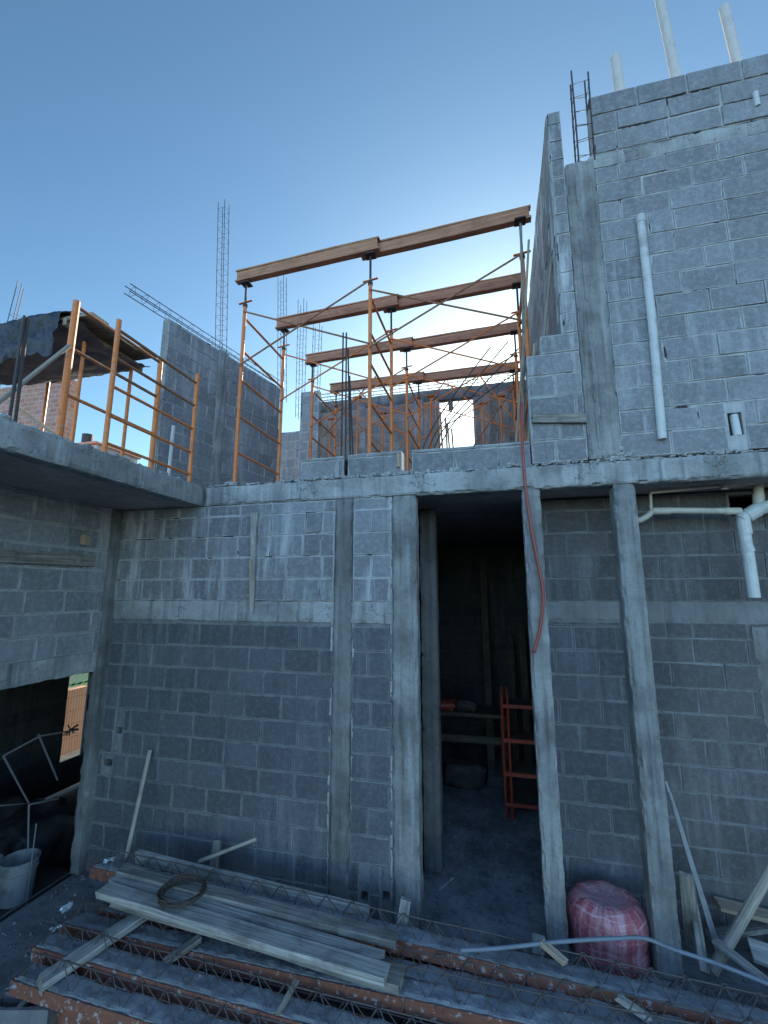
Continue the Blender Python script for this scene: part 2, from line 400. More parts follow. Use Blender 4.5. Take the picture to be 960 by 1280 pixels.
def pinkwrap():
    s = S('pink_film', .3, .55); p = s.pos(); u = s.uv('uv'); v_ = s.sep(u)[1]
    a = s.noise(s.scale(u, (34, 1.6, 1)), 1, 4, .65, .6); b = s.noise(p, 9, 5, .65); e = s.noise(s.scale(u, (5, 30, 1)), 1, 4, .6, .8)
    c = s.mix(s.rng(a, .4, .62), (.42, .10, .115), (.58, .29, .30)); c = s.mix(s.rng(b, .46, .66, 0, .6), c, (.26, .05, .06))
    c = s.mix(s.rng(e, .56, .66, 0, .6), c, (.72, .5, .51)); c = s.mix(s.rng(v_, .36, .16, 0, .65), c, (.36, .24, .25))  # pale streaks put the film's highlights into the colour
    s.bump(s.math('ADD', a, s.math('ADD', e, b)), .7, .018); return s.col(c)
M_PINK = pinkwrap()
def terra():
    s = S('terracotta_block', .9, .2); u = s.uv('uv'); x = s.n('ShaderNodeTexBrick'); s.put(x.inputs['Vector'], u); x.inputs['Scale'].default_value = 1; x.offset = 0
    x.inputs['Brick Width'].default_value = .06; x.inputs['Row Height'].default_value = .26; x.inputs['Mortar Size'].default_value = .006
    x.inputs['Color1'].default_value = (.62, .33, .2, 1); x.inputs['Color2'].default_value = (.66, .38, .24, 1); x.inputs['Mortar'].default_value = (.42, .2, .12, 1)
    s.bump(x.outputs['Fac'], -.5, .01); return s.col(x.outputs['Color'])
M_TERRA = terra()
M_SOIL = concrete('soil', .07, .14, (1.1, 1, .85), .2, 0, .3, .3)

X3, Z3 = V((1, 0, 0)), V((0, 0, 1)); FRONT = V((0, -1, 0)); YF = 4.0
Z0, ZB0, ZB1, ZR0, ZR1 = 0.0, 2.37, 2.565, 3.53, 3.735

# ------------------------------------------------------------------ setting: ground, yard, floor
b = MB(); n = 40; R = 300
vs = []; fs = []
for i in range(n+1):
    for j in range(n+1):
        f = lambda k: math.copysign(abs((k/n-.5)*2)**2.2, k-n/2)*R
        x, y = f(i), f(j); vs.append((x, y, -.55 + .03*mnoise.noise(V((x*.4, y*.4, 1)))))
for i in range(n):
    for j in range(n): q = i*(n+1)+j; fs.append([q, q+n+1, q+n+2, q+1])
b.add(vs, fs); tag(b.build('ground', M_SOIL, smooth=True), 'bare earth around the building site', None, None, 'structure')
b = MB(); rough(b, (-4.07, -3, -.5), (7.5, 9.0, 0), .12, .006, 3, 3, edge=.01)
tag(b.build('yard', M_YARD), 'grey concrete yard floor', None, None, 'structure')

# ------------------------------------------------------------------ front ground-floor wall
w = T('block_wall', 'tall grey block wall between the left corner and the dark doorway, pale band across it', 'wall', (-2.4, 4.0, 0))
XA0, XA1, XJ0, XJ1 = -1.511, -1.328, -.951, -.722
def wallpart(par, x0, x1, z0, z1, mats, y=YF, ph=.5, seed=1, excl=(), H=.213, L=.362, first=0, thick=.12, name='masonry'):
    m = MB(); masonry(m, (x0, y, z0), X3, FRONT, x1-x0, z1-z0, L, H, ph, excl, thick, seed=seed, first=first)
    return m.build(name, mats, par)
ex = []
for (px, py) in ((148, 913), (134, 953)):
    q = onY(px, py, YF); ex.append((q.x+4-.035, q.x+4+.035, q.z-.03, q.z+.03) if px == 148 else (q.x+4-.05, q.x+4+.05, q.z-.035, q.z+.03))
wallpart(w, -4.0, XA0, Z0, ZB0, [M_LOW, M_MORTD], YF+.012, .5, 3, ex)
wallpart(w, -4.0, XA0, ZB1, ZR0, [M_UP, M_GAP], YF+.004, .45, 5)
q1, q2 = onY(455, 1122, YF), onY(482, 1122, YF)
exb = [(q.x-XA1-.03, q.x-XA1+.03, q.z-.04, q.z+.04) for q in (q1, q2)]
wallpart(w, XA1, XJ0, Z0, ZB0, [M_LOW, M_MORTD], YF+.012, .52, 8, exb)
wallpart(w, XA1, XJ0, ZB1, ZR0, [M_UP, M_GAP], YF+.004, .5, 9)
b = MB(); rough(b, (-4.0, YF-.006, ZB0), (XA0+.01, YF+.11, ZB1), .035, .005, 8, 4, edge=.006); o = b.build('tie_band', M_CON, w)
b = MB(); rough(b, (XA1-.01, YF-.006, ZB0), (XJ0+.01, YF+.11, ZB1), .035, .005, 8, 5, edge=.006); b.build('tie_band', M_CON, w)
b = MB(); rough(b, (XA0, YF-.012, Z0), (XA1, YF+.14, ZR0+.01), .024, .007, 9, 6, edge=.018); b.build('column', M_COND, w)
b = MB(); rough(b, (XJ0, YF-.016, Z0), (XJ1, YF+.14, ZR0+.01), .024, .006, 9, 7, edge=.016); b.build('column', M_CONB, w)
b = MB(); rough(b, (-4.10, YF-.10, Z0), (-3.99, YF+.12, ZR0), .03, .005, 7, 8, edge=.01); b.build('column', M_COND, w)
# uneven mortar fillets where panels meet columns, and a spill under the band
rnd = random.Random(11)
for x, z0_, z1_ in ((XA0-.012, .3, 3.5), (XA1+.012, .2, 3.5), (XJ0-.012, .2, 3.5)):
    z = z0_
    while z < z1_:
        hh = rnd.uniform(.08, .3)
        if rnd.random() < .7: b = MB(); rough(b, (x-.012, YF-.004, z), (x+.012, YF+.03, min(z+hh, z1_)), .02, .006, 16, z, edge=.008); b.build('mortar_fillet', M_MORT, w)
        z += hh + .01

# ------------------------------------------------------------------ free columns of the frame
c = T('concrete_column', 'narrow board-marked column on the right side of the doorway, red hose hanging down it', 'column', (.32, 4.05, 0), 'bare columns under the beam')
b = MB(); rough(b, (.215, YF-.01, 0), (.368, YF+.15, ZR0+.01), .024, .006, 9, 12, edge=.016); b.build('shaft', M_CONB, c)
c = T('concrete_column', 'wider rough column right of the pink wrapped bundle', 'column', (1.15, 4.05, 0), 'bare columns under the beam')
b = MB(); rough(b, (.94, YF-.012, 0), (1.112, YF+.17, ZR0+.01), .03, .006, 6, 14, edge=.016); b.build('shaft', M_CONB, c)
# pilaster beside it going back
# ------------------------------------------------------------------ recessed walls
w = T('block_wall', 'shaded recessed block wall behind the pink wrapped bundle, between two columns', 'wall', (.7, 4.6, 0))
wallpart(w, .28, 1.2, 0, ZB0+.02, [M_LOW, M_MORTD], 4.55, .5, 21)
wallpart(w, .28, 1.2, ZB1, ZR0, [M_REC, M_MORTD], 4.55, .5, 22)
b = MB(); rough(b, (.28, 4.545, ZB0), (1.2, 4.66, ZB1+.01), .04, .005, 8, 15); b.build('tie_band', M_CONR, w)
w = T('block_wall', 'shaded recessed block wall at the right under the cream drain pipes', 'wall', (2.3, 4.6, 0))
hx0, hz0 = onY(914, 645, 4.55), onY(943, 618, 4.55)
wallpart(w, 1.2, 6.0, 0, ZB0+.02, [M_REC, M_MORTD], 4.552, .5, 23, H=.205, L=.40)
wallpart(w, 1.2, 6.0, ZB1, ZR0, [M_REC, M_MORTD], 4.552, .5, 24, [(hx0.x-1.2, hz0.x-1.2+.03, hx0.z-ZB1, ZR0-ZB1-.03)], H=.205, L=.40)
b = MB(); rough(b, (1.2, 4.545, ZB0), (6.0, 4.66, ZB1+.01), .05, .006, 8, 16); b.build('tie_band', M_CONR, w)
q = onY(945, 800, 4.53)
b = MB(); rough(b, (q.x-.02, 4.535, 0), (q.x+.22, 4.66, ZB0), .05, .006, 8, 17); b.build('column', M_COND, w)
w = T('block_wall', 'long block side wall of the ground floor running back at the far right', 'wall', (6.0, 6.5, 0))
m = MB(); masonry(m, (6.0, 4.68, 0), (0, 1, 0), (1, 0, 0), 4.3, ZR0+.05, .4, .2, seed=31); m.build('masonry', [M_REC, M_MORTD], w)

# ------------------------------------------------------------------ rooms behind (dark)
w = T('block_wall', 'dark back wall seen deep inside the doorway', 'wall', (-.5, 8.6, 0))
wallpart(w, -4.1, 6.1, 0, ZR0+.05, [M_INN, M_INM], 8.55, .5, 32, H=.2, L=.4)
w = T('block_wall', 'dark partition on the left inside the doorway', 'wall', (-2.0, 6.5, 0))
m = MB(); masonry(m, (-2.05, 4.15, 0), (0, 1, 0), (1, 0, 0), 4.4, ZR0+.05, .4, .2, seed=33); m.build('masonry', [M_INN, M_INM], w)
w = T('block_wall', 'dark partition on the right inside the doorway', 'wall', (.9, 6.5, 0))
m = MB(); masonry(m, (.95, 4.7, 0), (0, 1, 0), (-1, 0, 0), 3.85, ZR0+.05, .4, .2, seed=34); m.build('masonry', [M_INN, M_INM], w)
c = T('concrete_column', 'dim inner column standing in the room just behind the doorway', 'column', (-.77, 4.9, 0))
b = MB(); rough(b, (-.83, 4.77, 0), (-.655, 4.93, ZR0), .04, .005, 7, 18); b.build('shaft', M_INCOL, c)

# ------------------------------------------------------------------ slabs
sl = T('concrete_slab', 'rough concrete floor slab and edge beam running over the doorway', 'slab', (0, 4.1, 3.53))
b = MB(); rough(b, (-2.97, YF-.022, ZR0), (6.0, YF+.17, ZR1), .026, .008, 8, 20, edge=.02); b.build('edge_beam', M_CON, sl)
b = MB(); rough(b, (-7.0, YF+.17, ZR0+.02), (6.12, 8.9, ZR1-.02), .25, .004, 3, 21, edge=.003); b.build('deck', M_SLABU, sl)
b = MB()   # crumbly topping left along the edge of the beam
x = -2.95; k = 0
while x < 6.0:
    hh = rnd.uniform(.03, .14)
    rough(b, (x, YF-.012-rnd.uniform(-.02, .016), ZR1-.004), (x+hh, YF+rnd.uniform(.05, .12), ZR1+rnd.uniform(.012, .05)), .018, .014, 18, k, edge=.016); x += hh*.93; k += 1
b.build('mortar_topping', M_MORT, sl)
for k in range(30):   # honeycombed patch where the column meets the beam
    q = onY(738+rnd.uniform(0, 48), 568+rnd.uniform(-10, 34)*rnd.random(), YF-.02); s_ = rnd.uniform(.008, .026)
    b = MB(); rough(b, (q.x-s_*1.4, q.y-.004, q.z-s_*.8), (q.x+s_*1.4, q.y+.03, q.z+s_*.8), .012, .012, 24, k+50, edge=.008); b.build('mortar_lump', M_CON, sl)
sl = T('concrete_slab', 'cantilevered concrete slab over the left yard with a dark underside', 'slab', (-4.5, 2.2, 3.53))
b = MB(); rough(b, (-3.12, -.6, ZR0), (-2.972, YF+.16, ZR1), .032, .006, 6, 23, edge=.012); b.build('edge_beam', M_CON, sl)
b = MB(); rough(b, (-7.0, -.6, ZR0+.006), (-3.12, YF+.17, ZR1-.015), .2, .004, 3, 24, edge=.003); b.build('deck', M_SLABU, sl)
b = MB(); y = .3; k = 0
while y < 4.0:
    hh = rnd.uniform(.03, .13); xx = -2.985
    rough(b, (xx-rnd.uniform(.06, .14), y, ZR1-.012), (xx+rnd.uniform(-.01, .006), y+hh, ZR1+rnd.uniform(.0, .03)), .024, .010, 16, k+80, edge=.014); y += hh*.95; k += 1
b.build('mortar_topping', M_MORT, sl)

# ------------------------------------------------------------------ left wall with its opening
XL = -4.05
w = T('block_wall', 'grey block wall under the left slab, above the dark opening', 'wall', (XL, 2.5, 1.85))
m = MB(); masonry(m, (XL, -.6, 2.05), (0, 1, 0), (1, 0, 0), 4.52, 1.49, .385, .205, seed=41); m.build('masonry', [M_TOW, M_MORT], w)
b = MB(); rough(b, (XL-.13, -.6, 1.85), (XL+.012, 3.92, 2.055), .04, .006, 7, 25, edge=.01); b.build('lintel', M_CON, w)
# the room behind that opening
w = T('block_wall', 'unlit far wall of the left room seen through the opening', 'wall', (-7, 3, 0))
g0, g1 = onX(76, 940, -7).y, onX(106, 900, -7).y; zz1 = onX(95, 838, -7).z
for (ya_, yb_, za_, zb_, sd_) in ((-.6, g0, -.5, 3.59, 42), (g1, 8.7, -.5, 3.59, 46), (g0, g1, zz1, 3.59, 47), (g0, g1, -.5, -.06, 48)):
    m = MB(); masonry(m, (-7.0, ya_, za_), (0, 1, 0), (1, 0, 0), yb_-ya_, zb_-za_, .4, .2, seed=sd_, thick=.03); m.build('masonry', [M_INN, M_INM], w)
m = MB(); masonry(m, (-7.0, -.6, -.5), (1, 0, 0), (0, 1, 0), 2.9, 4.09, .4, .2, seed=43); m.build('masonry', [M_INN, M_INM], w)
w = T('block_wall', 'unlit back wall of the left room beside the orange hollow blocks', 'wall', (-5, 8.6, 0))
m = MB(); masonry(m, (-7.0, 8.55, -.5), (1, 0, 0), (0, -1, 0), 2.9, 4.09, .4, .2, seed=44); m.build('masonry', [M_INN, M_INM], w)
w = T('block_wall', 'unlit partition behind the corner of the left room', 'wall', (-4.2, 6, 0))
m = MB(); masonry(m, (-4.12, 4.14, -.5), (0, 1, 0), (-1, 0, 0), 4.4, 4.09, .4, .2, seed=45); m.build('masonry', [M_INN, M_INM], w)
t = T('hollow_block_wall', 'orange hollow clay block pier glimpsed through the dark opening', 'wall', (-8.0, 7.2, 0))
a_, d_ = onX(70, 1000, -7.6), onX(108, 850, -7.6)
b = MB(); y0, y1 = onX(60, 985, -8.6).y, onX(106, 900, -8.6).y
vs = [(-7.6, y0, -.55), (-7.6, y1, -.55), (-7.6, y1, 1.32), (-7.6, y0, 1.32)]
box(b, (-8.8, y0, -.55), (-8.6, y1, onX(90, 862, -8.6).z), .004)
for k, f in enumerate(b.f): b.uv[k] = [(b.v[i][1], b.v[i][2]) for i in f]
b.build('clay_blocks', M_TERRA, t)
b = MB()
for k in range(7):
    yy = y0 + k*(y1-y0+.3)/6; tube(b, [(-8.9, yy-.1, onX(90, 864, -8.6).z), (-8.55, yy+.16, onX(90, 838, -8.6).z)], .011, 6)
b.build('green_slats', M_GREEN, t)

# boards on the left wall
b = MB(); board(b, onX(-40, 690+13, XL+.02), onX(115, 704, XL+.02), .105, .03, (1, 0, 0), seed=3, warp=.003, roll=0)
p0, p1 = V((XL+.03, 1.9, 2.93)), V((XL+.03, 3.72, 2.965)); b = MB(); board(b, p0, p1, .028, .115, seed=3)
single(b.build('wooden_board', M_PLANK), 'long horizontal board nailed to the wall under the left slab', 'board')
q = onX(106, 675, XL+.03); b = MB(); board(b, q+V((0, 0, -.05)), q+V((0, 0, .05)), .09, .03, (1, 0, 0), seed=4)
single(b.build('wood_block', M_WOOD), 'small tan offcut fixed above the long board under the left slab', 'wood block')

# board on the front wall
b = MB(); 
pa, pb = onY(318, 641, YF-.03), onY(315, 766, YF-.03)
d, s_, u_ = frame(pa, pb, (0, -1, 0))
vs = []
for p, ww in ((pa, .036), (pb, .010)):
    for sx, sy in ((-1, -1), (1, -1), (1, 1), (-1, 1)): vs.append(p + s_*ww*sx + u_*.012*sy)
fs = [[0, 1, 2, 3][::-1], [4, 5, 6, 7], [0, 1, 5, 4], [1, 2, 6, 5], [2, 3, 7, 6], [3, 0, 4, 7]]
b.add(vs, fs, 0, .5, [[((vs[i]-pa).dot(d), (vs[i]-pa).dot(s_)+.3) for i in f] for f in fs])
b2 = MB(); pc = onY(313, 700, YF-.045); pd = onY(314, 764, YF-.03); board(b2, pc, pd, .026, .02, (0, -1, 0), seed=9)
o = single(b.build('tapered_board', M_PLANKL), 'pale tapered board hanging on the upper part of the front block wall', 'board')
single(b2.build('wood_wedge', M_WOOD), 'orange-brown splinter of wood wedged behind the pale tapered board', 'wood offcut')

# ------------------------------------------------------------------ tower at the right
w = T('block_wall', 'tall grey block tower wall with white drain pipe, above the right recess', 'wall', (1.8, 4.0, ZR1))
ZT = 6.60; XR = 6.0
pq = onY(920, 532, YF)
wallpart(w, 1.035, XR, ZR1+.02, ZT, [M_TOW, M_GAP], YF, .5, 52, [(pq.x-1.035-.05, pq.x-1.035+.05, pq.z-.1-ZR1, pq.z+.09-ZR1)], H=.205, L=.403)
b = MB(); box(b, (1.05, YF+.09, ZR1), (XR, YF+.2, ZT), .004); b.build('inner_core', M_COND, w)
b = MB(); rough(b, (.99, YF-.01, ZT), (XR, YF+.13, ZT+.15), .045, .007, 7, 53, edge=.01); b.build('tie_band', M_CON, w)
m = MB(); masonry(m, (1.045, YF-.004, ZT+.15), X3, FRONT, XR-1.045, .66, .43, .22, .5, seed=157, mort=.018, proud=.008); m.build('masonry', [M_TOW, M_GAP], w)
b = MB(); rough(b, (.775, YF-.02, ZR1+.02), (1.04, YF+.14, 6.72), .03, .006, 7, 55, edge=.012); b.build('column', M_CONB, w)
b = MB(); rough(b, (.85, YF-.034, ZR1+.1), (.895, YF, 6.6), .03, .005, 9, 56, edge=.01); b.build('column_rib', M_CONB, w)
wallpart(w, .32, .775, ZR1+.02, 4.775, [M_UP, M_GAP], YF+.006, .4, 57, H=.205, L=.40)
m = MB(); masonry(m, (.45, YF+.006, 4.775), X3, FRONT, .325, .18, .4, .205, seed=58); m.build('masonry', [M_UP, M_GAP], w)
w = T('block_wall', 'high block wall running back from the tower column beside the scaffolding', 'wall', (.7, 6, ZR1))
m = MB(); masonry(m, (.655, YF+.02, ZR1), (0, 1, 0), (-1, 0, 0), 4.6, 7.36-ZR1, .40, .205, seed=58); m.build('masonry', [M_UP, M_GAP], w)
m = MB(); masonry(m, (.657, YF+.006, 4.955), X3, FRONT, .118, 7.36-4.955, .4, .205, seed=59, thick=.03); m.build('end_face', [M_UP, M_GAP], w)

# low course on the slab edge
w = T('block_course', 'single low course of grey blocks on the slab edge above the doorway', 'wall', (-.5, 4.1, ZR1))
for (xa, xb, ya, yb) in ((376, 430, 571, 597), (435, 502, 565, 592), (515, 662, 556, 588)):
    A, B = onY(xa, yb, YF+.04), onY(xb, ya, YF+.04)
    m = MB(); masonry(m, (A.x, YF+.04, ZR1-.01), X3, FRONT, B.x-A.x, max(.16, onY((xa+xb)/2, (ya), YF+.04).z-ZR1), .40, .22, seed=xa, proud=.008); m.build('masonry', [M_UP, M_GAP], w)
b = MB(); q = onY(498, 575, YF+.0); board(b, q+V((0, 0, -.07)), q+V((0, 0, .06)), .03, .03, (0, -1, 0), seed=6)
single(b.build('wood_stake', M_WOOD), 'short yellow wooden stake at the end of the low block course', 'stake')

# ------------------------------------------------------------------ upper-floor walls behind
w = T('block_wall', 'grey block wall on the upper floor at the left, running back behind the scaffolding', 'wall', (-4.3, 6.2, ZR1))
A, B = V((-4.54, 5.0, ZR1-.03)), V((-4.03, 7.48, ZR1-.03)); du = (B-A).normalized(); nn = V((du.y, -du.x, 0)); LL = (B-A).length
m = MB(); masonry(m, A, du, nn, LL, 6.6-A.z, .40, .205, seed=61); m.build('masonry', [M_TOW, M_GAP], w)
m = MB(); masonry(m, A-nn*.122+V((0, 0, 0)), nn, -du, .12, 6.6-A.z, .4, .205, seed=62, thick=.02); m.build('end_face', [M_FAR, M_MORT], w)
pc = A + du*1.05; b = MB(); Mx = Matrix.Translation(pc) @ Matrix.Rotation(math.atan2(du.y, du.x), 4, 'Z')
rough(b, (-.1, -.02, 0), (.1, .1, 6.62-A.z), .05, .006, 7, 63, M=Mx @ Matrix.Translation((0, -.02, 0))); b.build('column', M_CON, w)
LWA, LWD, LWN = A, du, nn
w = T('block_wall', 'brownish block back wall of the upper floor with a bright window opening', 'wall', (-1.6, 8.6, ZR1))
YB = 8.6
wa, wb = onY(549, 501, YB), onY(593, 556, YB)
xl = onY(396, 560, YB).x; zt = onY(500, 492, YB).z
wallpart(w, xl, .65, ZR1-.03, zt-.25, [M_FAR, M_MORT], YB, .5, 64, [(wa.x-xl, wb.x-xl, wb.z-ZR1-.1, zt-.25-ZR1+.03+.01)], H=.2, L=.4)
b = MB(); rough(b, (xl, YB-.02, zt-.25), (.65, YB+.14, zt), .06, .008, 6, 65); b.build('tie_beam', M_COND, w)
for px_ in (452, 523, 607, 630):
    q = onY(px_, 520, YB); b = MB(); rough(b, (q.x-.1, YB-.03, ZR1), (q.x+.1, YB+.02, zt-.2), .08, .006, 6, px_); b.build('pilaster', M_CON, w)
q = onY(563, 507, YB); b = MB(); rough(b, (q.x-.05, YB-.0, zt-.45), (q.x+.05, YB+.1, zt-.22), .05, .01, 8, 66); b.build('hanging_stub', M_COND, w)
w = T('block_wall', 'pale stub of block wall left of the upper back wall, beside the gap of sky', 'wall', (-3.8, 8.3, ZR1))
xa, xb = onY(374, 560, 8.3).x, onY(397, 560, 8.3).x
m = MB(); masonry(m, (xa, 8.3, ZR1-.03), X3, FRONT, xb-xa, onY(385, 488, 8.3).z-ZR1, .4, .205, seed=67); m.build('masonry', [M_TOW, M_GAP], w)
w = T('block_wall', 'low distant wall closing the gap between the left upper wall and its neighbour', 'wall', (-4.4, 8.9, ZR1))
xa, xb = onY(340, 560, 8.85).x, onY(380, 560, 8.85).x
m = MB(); masonry(m, (xa, 8.85, ZR1-.2), X3, FRONT, xb-xa, onY(362, 540, 8.85).z-ZR1+.2, .4, .205, seed=68); m.build('masonry', [M_TOW, M_GAP], w)
w = T('brick_wall', 'pinkish red brick wall behind the tarp at the far left', 'wall', (-11, 8, 0))
q = onY(88, 472, 8.0); b = MB(); box(b, (-18, 8.0, -.55), (q.x, 8.22, q.z), .01)
for k, f in enumerate(b.f): b.uv[k] = [(b.v[i][0] + b.v[i][1], b.v[i][2]) for i in f]
b.build('brickwork', M_BRICK, w)
h = T('distant_house', 'tiny far house with a rooftop tank seen through the gap of sky', 'house', (-12, 13, 0))
q = onY(112, 556, 13.0); b = MB(); box(b, (q.x-1.2, 13, -.5), (q.x+.35, 15, q.z), .02); b.build('wall', M_FAR, h)
b = MB(); box(b, (q.x-1.25, 12.9, q.z), (q.x+.42, 15.1, q.z+.1), .02); b.build('roof', M_BRICK, h)
q = onY(101, 545, 13.0); b = MB(); tube(b, [(q.x, 13.3, q.z-.35), (q.x, 13.3, q.z+.15)], .2, 12); b.build('water_tank', M_DARK, h)

# ------------------------------------------------------------------ rebar
def cage(label, p0, p1, wd=.14, dp=None, step=.16, r=.006, group='rebar cages standing up on the building', start=0., bars=4, uneven=.12, name='rebar_cage', seed=0, sup=(0, 0, 1)):
    p0, p1 = V(p0), V(p1); d, s, u = frame(p0, p1, sup); dp = dp or wd; rn = random.Random(seed + int(p0.x*100)); Ln = (p1-p0).length
    t = T(name, label, 'rebar', p0, group)
    offs = [(-wd/2, -dp/2), (wd/2, -dp/2), (wd/2, dp/2), (-wd/2, dp/2)][:bars]
    for a, c_ in offs:
        b = MB(); e = rn.uniform(-uneven, 0); k = rn.uniform(-.02, .02)
        tube(b, [p0+s*a+u*c_, p0+s*(a+k*.3)+u*c_+d*Ln*.5, p0+s*(a+k)+u*(c_+k)+d*(Ln+e)], r, 6); b.build('long_bar', M_REB, t)
    x = start + step*.4
    while x < Ln - uneven - .05:
        b = MB(); q = p0 + d*x; e = r*1.2; j = rn.uniform(-.012, .012)
        tube(b, [q+s*(a*1.1)+u*(c_*1.1)+d*(j if i % 2 else -j) for i, (a, c_) in enumerate([(-wd/2, -dp/2), (wd/2, -dp/2), (wd/2, dp/2), (-wd/2, dp/2)])], r*.5, 5, closed=True)
        b.build('stirrup', M_REB, t); x += step*rn.uniform(.9, 1.1)
    return t
q = LWA + LWD*1.05 - LWN*.05
cage('tall rebar cage rising from the column of the left upper wall', (q.x, q.y, 6.58), onY(280, 249, q.y), .13, step=.21, seed=1)
ha, hb = LWA - LWD*.62 - LWN*.06, LWA + LWD*(LL-.0) - LWN*.06
cage('rebar cage lying along the left upper wall top and sticking out past it', (ha.x, ha.y, 6.70), (hb.x, hb.y, 6.68),   .11, step=.2, seed=2, group='rebar cages lying on wall tops')
cage('dark rebar ladder on top of the tower column', (.975, 4.06, 6.69), (.99, 4.06, 7.82), .14, step=.17, r=.008, seed=3)
cage('rebar cage lying along the top of the upper back wall', (xl-.05, YB+.06, zt+.10), (.66, YB+.06, zt+.10), .15, step=.2, r=.008, seed=4, group='rebar cages lying on wall tops')
for i, (xa, ya, xb, yb, Yc, lb) in enumerate(((354, 470, 353, 342, 8.4, 'far thin rebar cage behind the second timber beam, left of its neighbours'), (376, 490, 378, 374, 8.35, 'far thin rebar cage just left of the tall frame post by the pale stub wall'),
        (394, 492, 397, 405, 8.5, 'short far rebar cage at the corner of the upper back wall'))):
    A_, B_ = onY(xa, ya, Yc), onY(xb, yb, Yc); cage(lb, (A_.x, Yc, A_.z-.6), B_, .14, step=.2, seed=10+i)
A_, B_ = onY(10, 408, 5.2), onY(30, 351, 5.2)
cage('three leaning rebar rods poking up above the tarp at the far left', A_-V((0, 0, 1.2)), B_, .12, step=.6, seed=21, bars=3)
# starter bars
def bars(label, lst, r=.008, group='loose starter bars on the slab edge'):
    t = T('starter_bars', label, 'rebar', lst[0][0], group)
    for p in lst: b = MB(); tube(b, smoothpts(p, 5) if len(p) > 2 else p, r, 6); b.build('bar', M_REB, t)
    return t
q = V((-1.45, 4.1, ZR1-.1))
bars('four upright starter bars above the left column of the front wall', [[q+V((dx, dy, 0)), onY(432+ox, ty, 4.1+dy)] for dx, dy, ox, ty in ((-.045, 0, -3, 416), (.0, .0, 1, 416), (.035, .08, 3, 436), (.07, .08, 5, 470))], .009)
q = V((-.74, 4.12, ZR1-.05))
bars('four starter bars bent over to the right above the door column', [[q+V((.03*k, .03*k, 0)), onY(532+k*9, 552-k*4, 4.2), onY(563+k*13, 500-k*1.5, 4.3), onY(xe, ye, 4.35)] for k, (xe, ye) in enumerate(((613, 434), (635, 427), (648, 436), (668, 452)))], .0065)
A_ = onX(11, 527, -3.2)
bars('two rusty upright bars at the left edge of the left slab', [[onX(10, 535, -3.25), onX(31, 395, -3.25)], [onX(18, 535, -3.25), onX(35, 398, -3.25)]], .011)

# ------------------------------------------------------------------ shoring scaffold and timber beams
OFF = {4.5: .15, 5.55: .13, 6.62: .10, 7.75: .03}
def ZB(x, y): return 6.51 + OFF[y]*(x+3.08)/3.55
ROWS = (4.5, 5.55, 6.62, 7.75); XP = (-2.96, -1.32, .38); ZBM = 6.51
FR = 'orange scaffold frames shoring the roof'
cname = ('left', 'middle', 'right'); 
flab = {(0, 0): 'orange ladder-like scaffold frame at the left end of the front timber beams', (1, 0): 'orange scaffold frame under the lapped middle of the front timber beams', (2, 0): 'orange scaffold frame under the front beam end beside the tower wall',
        (0, 1): 'orange scaffold frame farther back at the left end of the third and fourth beams', (1, 1): 'orange scaffold frame farther back under the middle of the third and fourth beams', (2, 1): 'orange scaffold frame farther back under the beam ends by the high side wall'}
def scaffold_frame(x, ya, yb, label):
    t = T('scaffold', label, 'scaffold', (x, (ya+yb)/2, ZR1), FR)
    for y in (ya, yb):
        b = MB(); tube(b, [(x, y, ZR1-.01), (x, y, 6.18)], .0225, 10); o = b.build('post', M_ORG, t)
        b = MB(); tube(b, [(x, y, 6.18), (x, y, ZB(x, y)-.02)], .014, 8); tube(b, [(x, y, 6.18), (x, y, 6.215)], .03, 10); b.build('jack_screw', M_REB, o)
        b = MB(); box(b, (x-.06, y-.06, ZB(x, y)-.024), (x+.06, y+.06, ZB(x, y)-.006), .002); b.build('jack_plate', M_REB, o)
        b = MB(); board(b, (x-.09, y, 6.235), (x+.09, y, 6.255), .03, .012, seed=2); b.build('handle', M_ORG, o)
    for z in (6.03, 5.58, 5.2, 4.73, 4.28):
        b = MB(); tube(b, [(x, ya, z), (x, yb, z)], .015, 8); b.build('rung', M_ORG, t)
for j in range(2):
    for i in range(3): scaffold_frame(XP[i], ROWS[2*j], ROWS[2*j+1], flab[i, j])
blab = ('front', 'second', 'third', 'rearmost')
for r_, y in enumerate(ROWS):
    for k, (x0, x1, yo, nm) in enumerate(((-3.08, -1.2, 0, 'left'), (-1.44, .5, .065, 'right'))):
        t = T('timber_beam', f'orange-brown timber beam forming the {nm} half of the {blab[r_]} beam line on the scaffold', 'beam', (x0, y, ZBM), 'timber beams on the scaffold')
        b = MB(); board(b, (x0+.02, y+yo-.03, ZB(x0, y)+.065), (x1-.02, y+yo-.03, ZB(x1, y)+.08), .068, .135, seed=r_*2+k, warp=.006, seg=14); b.build('web', M_BEAM, t)
        b = MB(); board(b, (x0, y+yo-.03, ZB(x0, y)+.155), (x1, y+yo-.03, ZB(x1, y)+.155), .074, .022, seed=r_*2+k+20, warp=.006, seg=14); b.build('top_flange', M_BEAM, t)
        b = MB(); board(b, (x0, y+yo-.03, ZB(x0, y)+.012), (x1, y+yo-.03, ZB(x1, y)+.012), .085, .024, seed=r_*2+k+40, warp=.004, seg=14); b.build('bottom_flange', M_BEAM, t)
bay = ('left bay', 'right bay')
